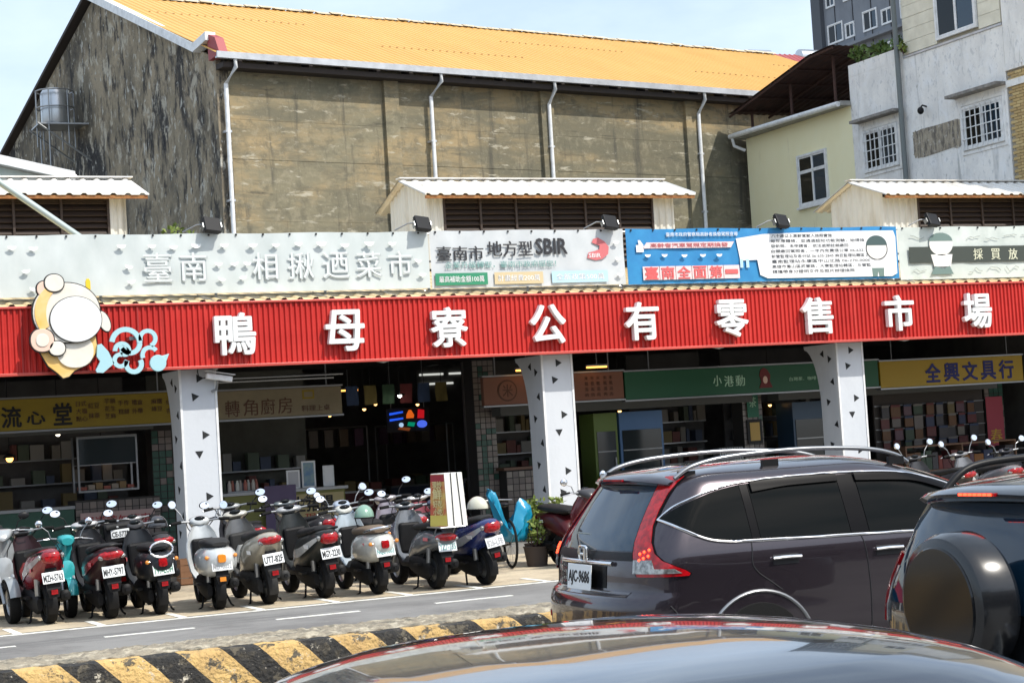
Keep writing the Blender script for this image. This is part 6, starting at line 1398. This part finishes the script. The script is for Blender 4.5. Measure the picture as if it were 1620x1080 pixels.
# helmets
def helmet(label, x, y, z, c_, rz=0, visor=False):
    t = thing('helmet', label, 'helmet', (x, y, z + .045), rz)
    b = MB(); ball(b, (0, 0, .02), (.150, .125, .150), 22, 10, top=1, bot=-.12); b.build('shell', mat('helmet_%.2f' % c_[0], c_, .25, coat=.8), t, smooth=60)
    MB().lathe([(.148, -.0), (.155, .008), (.148, .016)], (0, 0, 0), 'z', 24).build('rim', M_black, t, smooth=50).scale = (1, .84, 1)
    MB().tube([(.05, .12, .02), (.02, .09, -.10), (.02, -.09, -.10), (.05, -.12, .02)], .008, 6).build('strap', M_black, t)
    MB().prism([(.10, -.09), (.21, -.06), (.225, 0), (.21, .06), (.10, .09)], .012, .022, 'z').build('peak', mat('helmet_%.2f' % c_[0], c_), t)
helmet('mint green open helmet on the cream scooter seat', 7.93, 21.62, .895, (.20,.34,.26), 1.2); helmet('cream open helmet on the blue and white scooter', 9.33, 21.28, .90, (.55,.54,.44), 1.9); helmet('white open helmet on a scooter beyond the plum car', 20.75, 24.05, .88, (.72,.74,.76), 2.5)
helmet('black helmet on the dark grey scooter of the second row', 5.95, 24.2, .875, (.03,.03,.035), .4)

# advertising box on the delivery scooter
ab = thing('advertising_box', 'tall white A-frame advertising box strapped on the delivery scooter', 'sign box', (8.78, 20.93, .782), math.radians(18))
H = .66
b = MB(); b.loft([[(-.16,-.17,0),(.16,-.17,0),(.16,.17,0),(-.16,.17,0)], [(-.145,-.13,H),(.145,-.13,H),(.145,.13,H),(-.145,.13,H)]]); b.build('box', mat('box_white', (.74,.73,.68), .5), ab, bevel=.006)
for x0, x1 in ((-.07, -.05), (.07, .05)): MB().tube([(x0, -.179, .01), (x1, -.139, H)], .006, 5).build('strap', M_ink, ab)
M_pos = mat('poster_red', (.50,.10,.05), .5, c2=(.62,.42,.12), scale=5, lo=.42, hi=.6)
b = MB(); b.add([(-.162,.165,.01),(-.162,-.165,.01),(-.148,-.125,H-.01),(-.148,.125,H-.01)], [(0,1,2,3)]); b.build('poster', M_pos, ab, fix=False)
b = MB(); b.add([(-.1645,.163,.02),(-.1645,-.163,.02),(-.1610,-.155,.15),(-.1610,.155,.15)], [(0,1,2,3)]); b.build('poster_band', mat('poster_yellow', (.62,.50,.10), .5), ab, fix=False)
b = MB(); b.add([(-.1525,.13,.56),(-.1525,-.13,.56),(-.1505,-.125,.645),(-.1505,.125,.645)], [(0,1,2,3)]); b.build('poster_head', mat('poster_maroon', (.32,.02,.03), .5), ab, fix=False)
for s_, z, h_ in (("現炒", .52, .09), ("鮮", .41, .13), ("好吃", .29, .09), ("小吃", .19, .08)): text('lettering', s_, mat('poster_cream', (.70,.58,.28), .5), ab, -.156 - .012*(1 - z/H), 0, z, .17, h_, .004, .03, 2, '-x')

# blue plastic sheet, potted shrub, crate, bag between scooters and the plum car
bs = thing('blue_sheet', 'crumpled bright blue plastic sheet slung over a dark bike', 'plastic sheet', (10.76, 23.45, .22)); r3 = random.Random(5); rings = []
_zt = mono([0, .08, .25, .42, .62, .78, .92, 1], [.92, .88, .52, .34, .62, .74, .66, .36]); _zb = mono([0, .15, .4, .7, 1], [.80, .55, .16, .14, .22])
for i in range(27):
    u = i/26; zt, zb = _zt(u), min(_zb(u), _zt(u) - .05); th = .04 + .13*math.sin(u*math.pi); rg = []
    for k in range(18):
        q = 2*math.pi*k/18; c_, s_ = math.cos(q), math.sin(q); w_ = 1 + .22*math.sin(5*q + 9*u) + r3.uniform(-.12, .12)
        rg.append((-.30 + .64*u + .03*math.sin(q*3 + u*8), th*c_*w_, (zt+zb)/2 + (zt-zb)/2*s_ + r3.uniform(-.015, .015)))
    rings.append(rg)
MB().loft(rings).build('sheet', mat('blue_plastic', (.01,.24,.40), .25, coat=.4), bs, smooth=60)
bk = thing('covered_bike', 'dark bike frame beneath the blue plastic sheet', 'bicycle', (10.80, 23.9, 0), math.radians(82))
for x in (-.5, .5): 
    w = MB().lathe([(.31, -.018), (.335, -.012), (.34, 0), (.335, .012), (.31, .018)], (x, 0, .345), 'y', 32).build('wheel', M_rubber, bk, smooth=50); b = MB()
    for k in range(10): b.tube([(x, 0, .345), (x + .31*math.cos(k*.628), 0, .345 + .31*math.sin(k*.628))], .003, 4)
    b.build('spokes', M_steel, w)
MB().tube([(-.5,0,.345),(-.12,0,.30),(.3,0,.72),(-.2,0,.70),(-.12,0,.30)], .016, 8).tube([(-.5,0,.345),(-.2,0,.70),(-.24,0,.86)], .014, 8).tube([(.5,0,.345),(.32,0,.85),(.28,0,.92)], .016, 8).build('bike_frame', M_black, bk, smooth=40)
MB().tube([(.22,.28,.93),(.3,.12,.94),(.3,-.12,.94),(.22,-.28,.93)], .012, 8).build('handlebar', M_steel, bk, smooth=40); b = MB(); ball(b, (-.25, 0, .89), (.13, .08, .035)); b.build('saddle', M_black, bk, smooth=50)
def potted(label, x, y, h, n, seed, rr):
    t = thing('potted_shrub', label, 'potted plant', (x, y, .006)); MB().lathe([(0,0),(.14,0),(.18,.26),(.19,.28),(.16,.28),(.0,.25)], (0,0,0), 'z', 18).build('pot', mat('pot_dark', (.06,.045,.04), .7), t, smooth=40)
    b = MB()
    for k in range(7): a = k*.9; b.tube([(0,0,.25), (.10*math.cos(a), .10*math.sin(a), h*.55), (rr*.8*math.cos(a), rr*.8*math.sin(a), h*.9)], .008, 5)
    b.build('stem', M_rs, t); leaves('foliage', t, n, .085, (0, 0, h*.82), (rr, rr, h*.30), M_leaf2, seed, .3)
potted('lime green potted shrub beside the blue plastic sheet', 11.42, 24.0, .82, 420, 11, .25); potted('small yellow flowered pot plant left of the lime shrub', 11.10, 23.35, .60, 150, 12, .14); potted('green pot plant against the middle column', 12.2, 24.9, .8, 160, 13, .15)
ck = thing('wooden_crate', 'small brown wooden crate at the foot of the first column', 'crate', (6.86, 26.0, .006))
for k in range(4):
    box_obj('plank', (-.18, .18, -.145, -.13, .02 + k*.09, .10 + k*.09), mat('crate_wood', (.20,.10,.05), .8), ck); box_obj('plank', (-.18, .18, .13, .145, .02 + k*.09, .10 + k*.09), mat('crate_wood', (.2,.1,.05)), ck)
    box_obj('plank', (-.195, -.18, -.145, .145, .02 + k*.09, .10 + k*.09), mat('crate_wood', (.2,.1,.05)), ck); box_obj('plank', (.18, .195, -.145, .145, .02 + k*.09, .10 + k*.09), mat('crate_wood', (.2,.1,.05)), ck)
box_obj('base_board', (-.18, .18, -.13, .13, 0, .02), mat('crate_wood', (.2,.1,.05)), ck)

# ================================================================== ACROSS THE STREET (mirrored in glass and paint)
def row_house(x0, x1, h, c_, label):
    t = thing('street_house', label, 'house', ((x0+x1)/2, -12, 0)); w = (x1-x0)/2
    box_obj('wall', (-w, w, -9, 0, -.03, h), mat('street_%.2f' % c_[0], c_, .8, var=.3, scale=1), t)
    for f in range(int(h // 3)):
        for k in range(int(w*2 // 2.4)): x = -w + .8 + k*2.4; p = box_obj('window', (x, x+1.4, -.0, .03, .9 + f*3, 2.3 + f*3), M_glass, t); box_obj('frame', (x-.06, x+1.46, .0, .015, .84 + f*3, .9 + f*3), M_white_trim, p)
    box_obj('parapet', (-w-.05, w+.05, -.3, .08, h, h+.4), M_concrete, t); box_obj('awning', (-w+.2, w-.2, .03, 1.4, 2.75, 2.85), M_dark, t)
for x0, x1, h, c_, lab in ((-30,-19,7.2,(.30,.26,.22),'brown street house across the road, seen only mirrored in the cars'), (-18.8,-7,6.4,(.20,.20,.20),'grey street house across the road, seen only mirrored in the cars'), (-6.8,6,7.6,(.36,.30,.24),'tan street house across the road, seen only mirrored in the cars'), (6.2,19,6.8,(.24,.20,.18),'dark brown street house across the road, seen only mirrored in the cars'), (19.2,34,7.4,(.30,.30,.30),'pale grey street house across the road, seen only mirrored in the cars')): row_house(x0, x1, h, c_, lab)
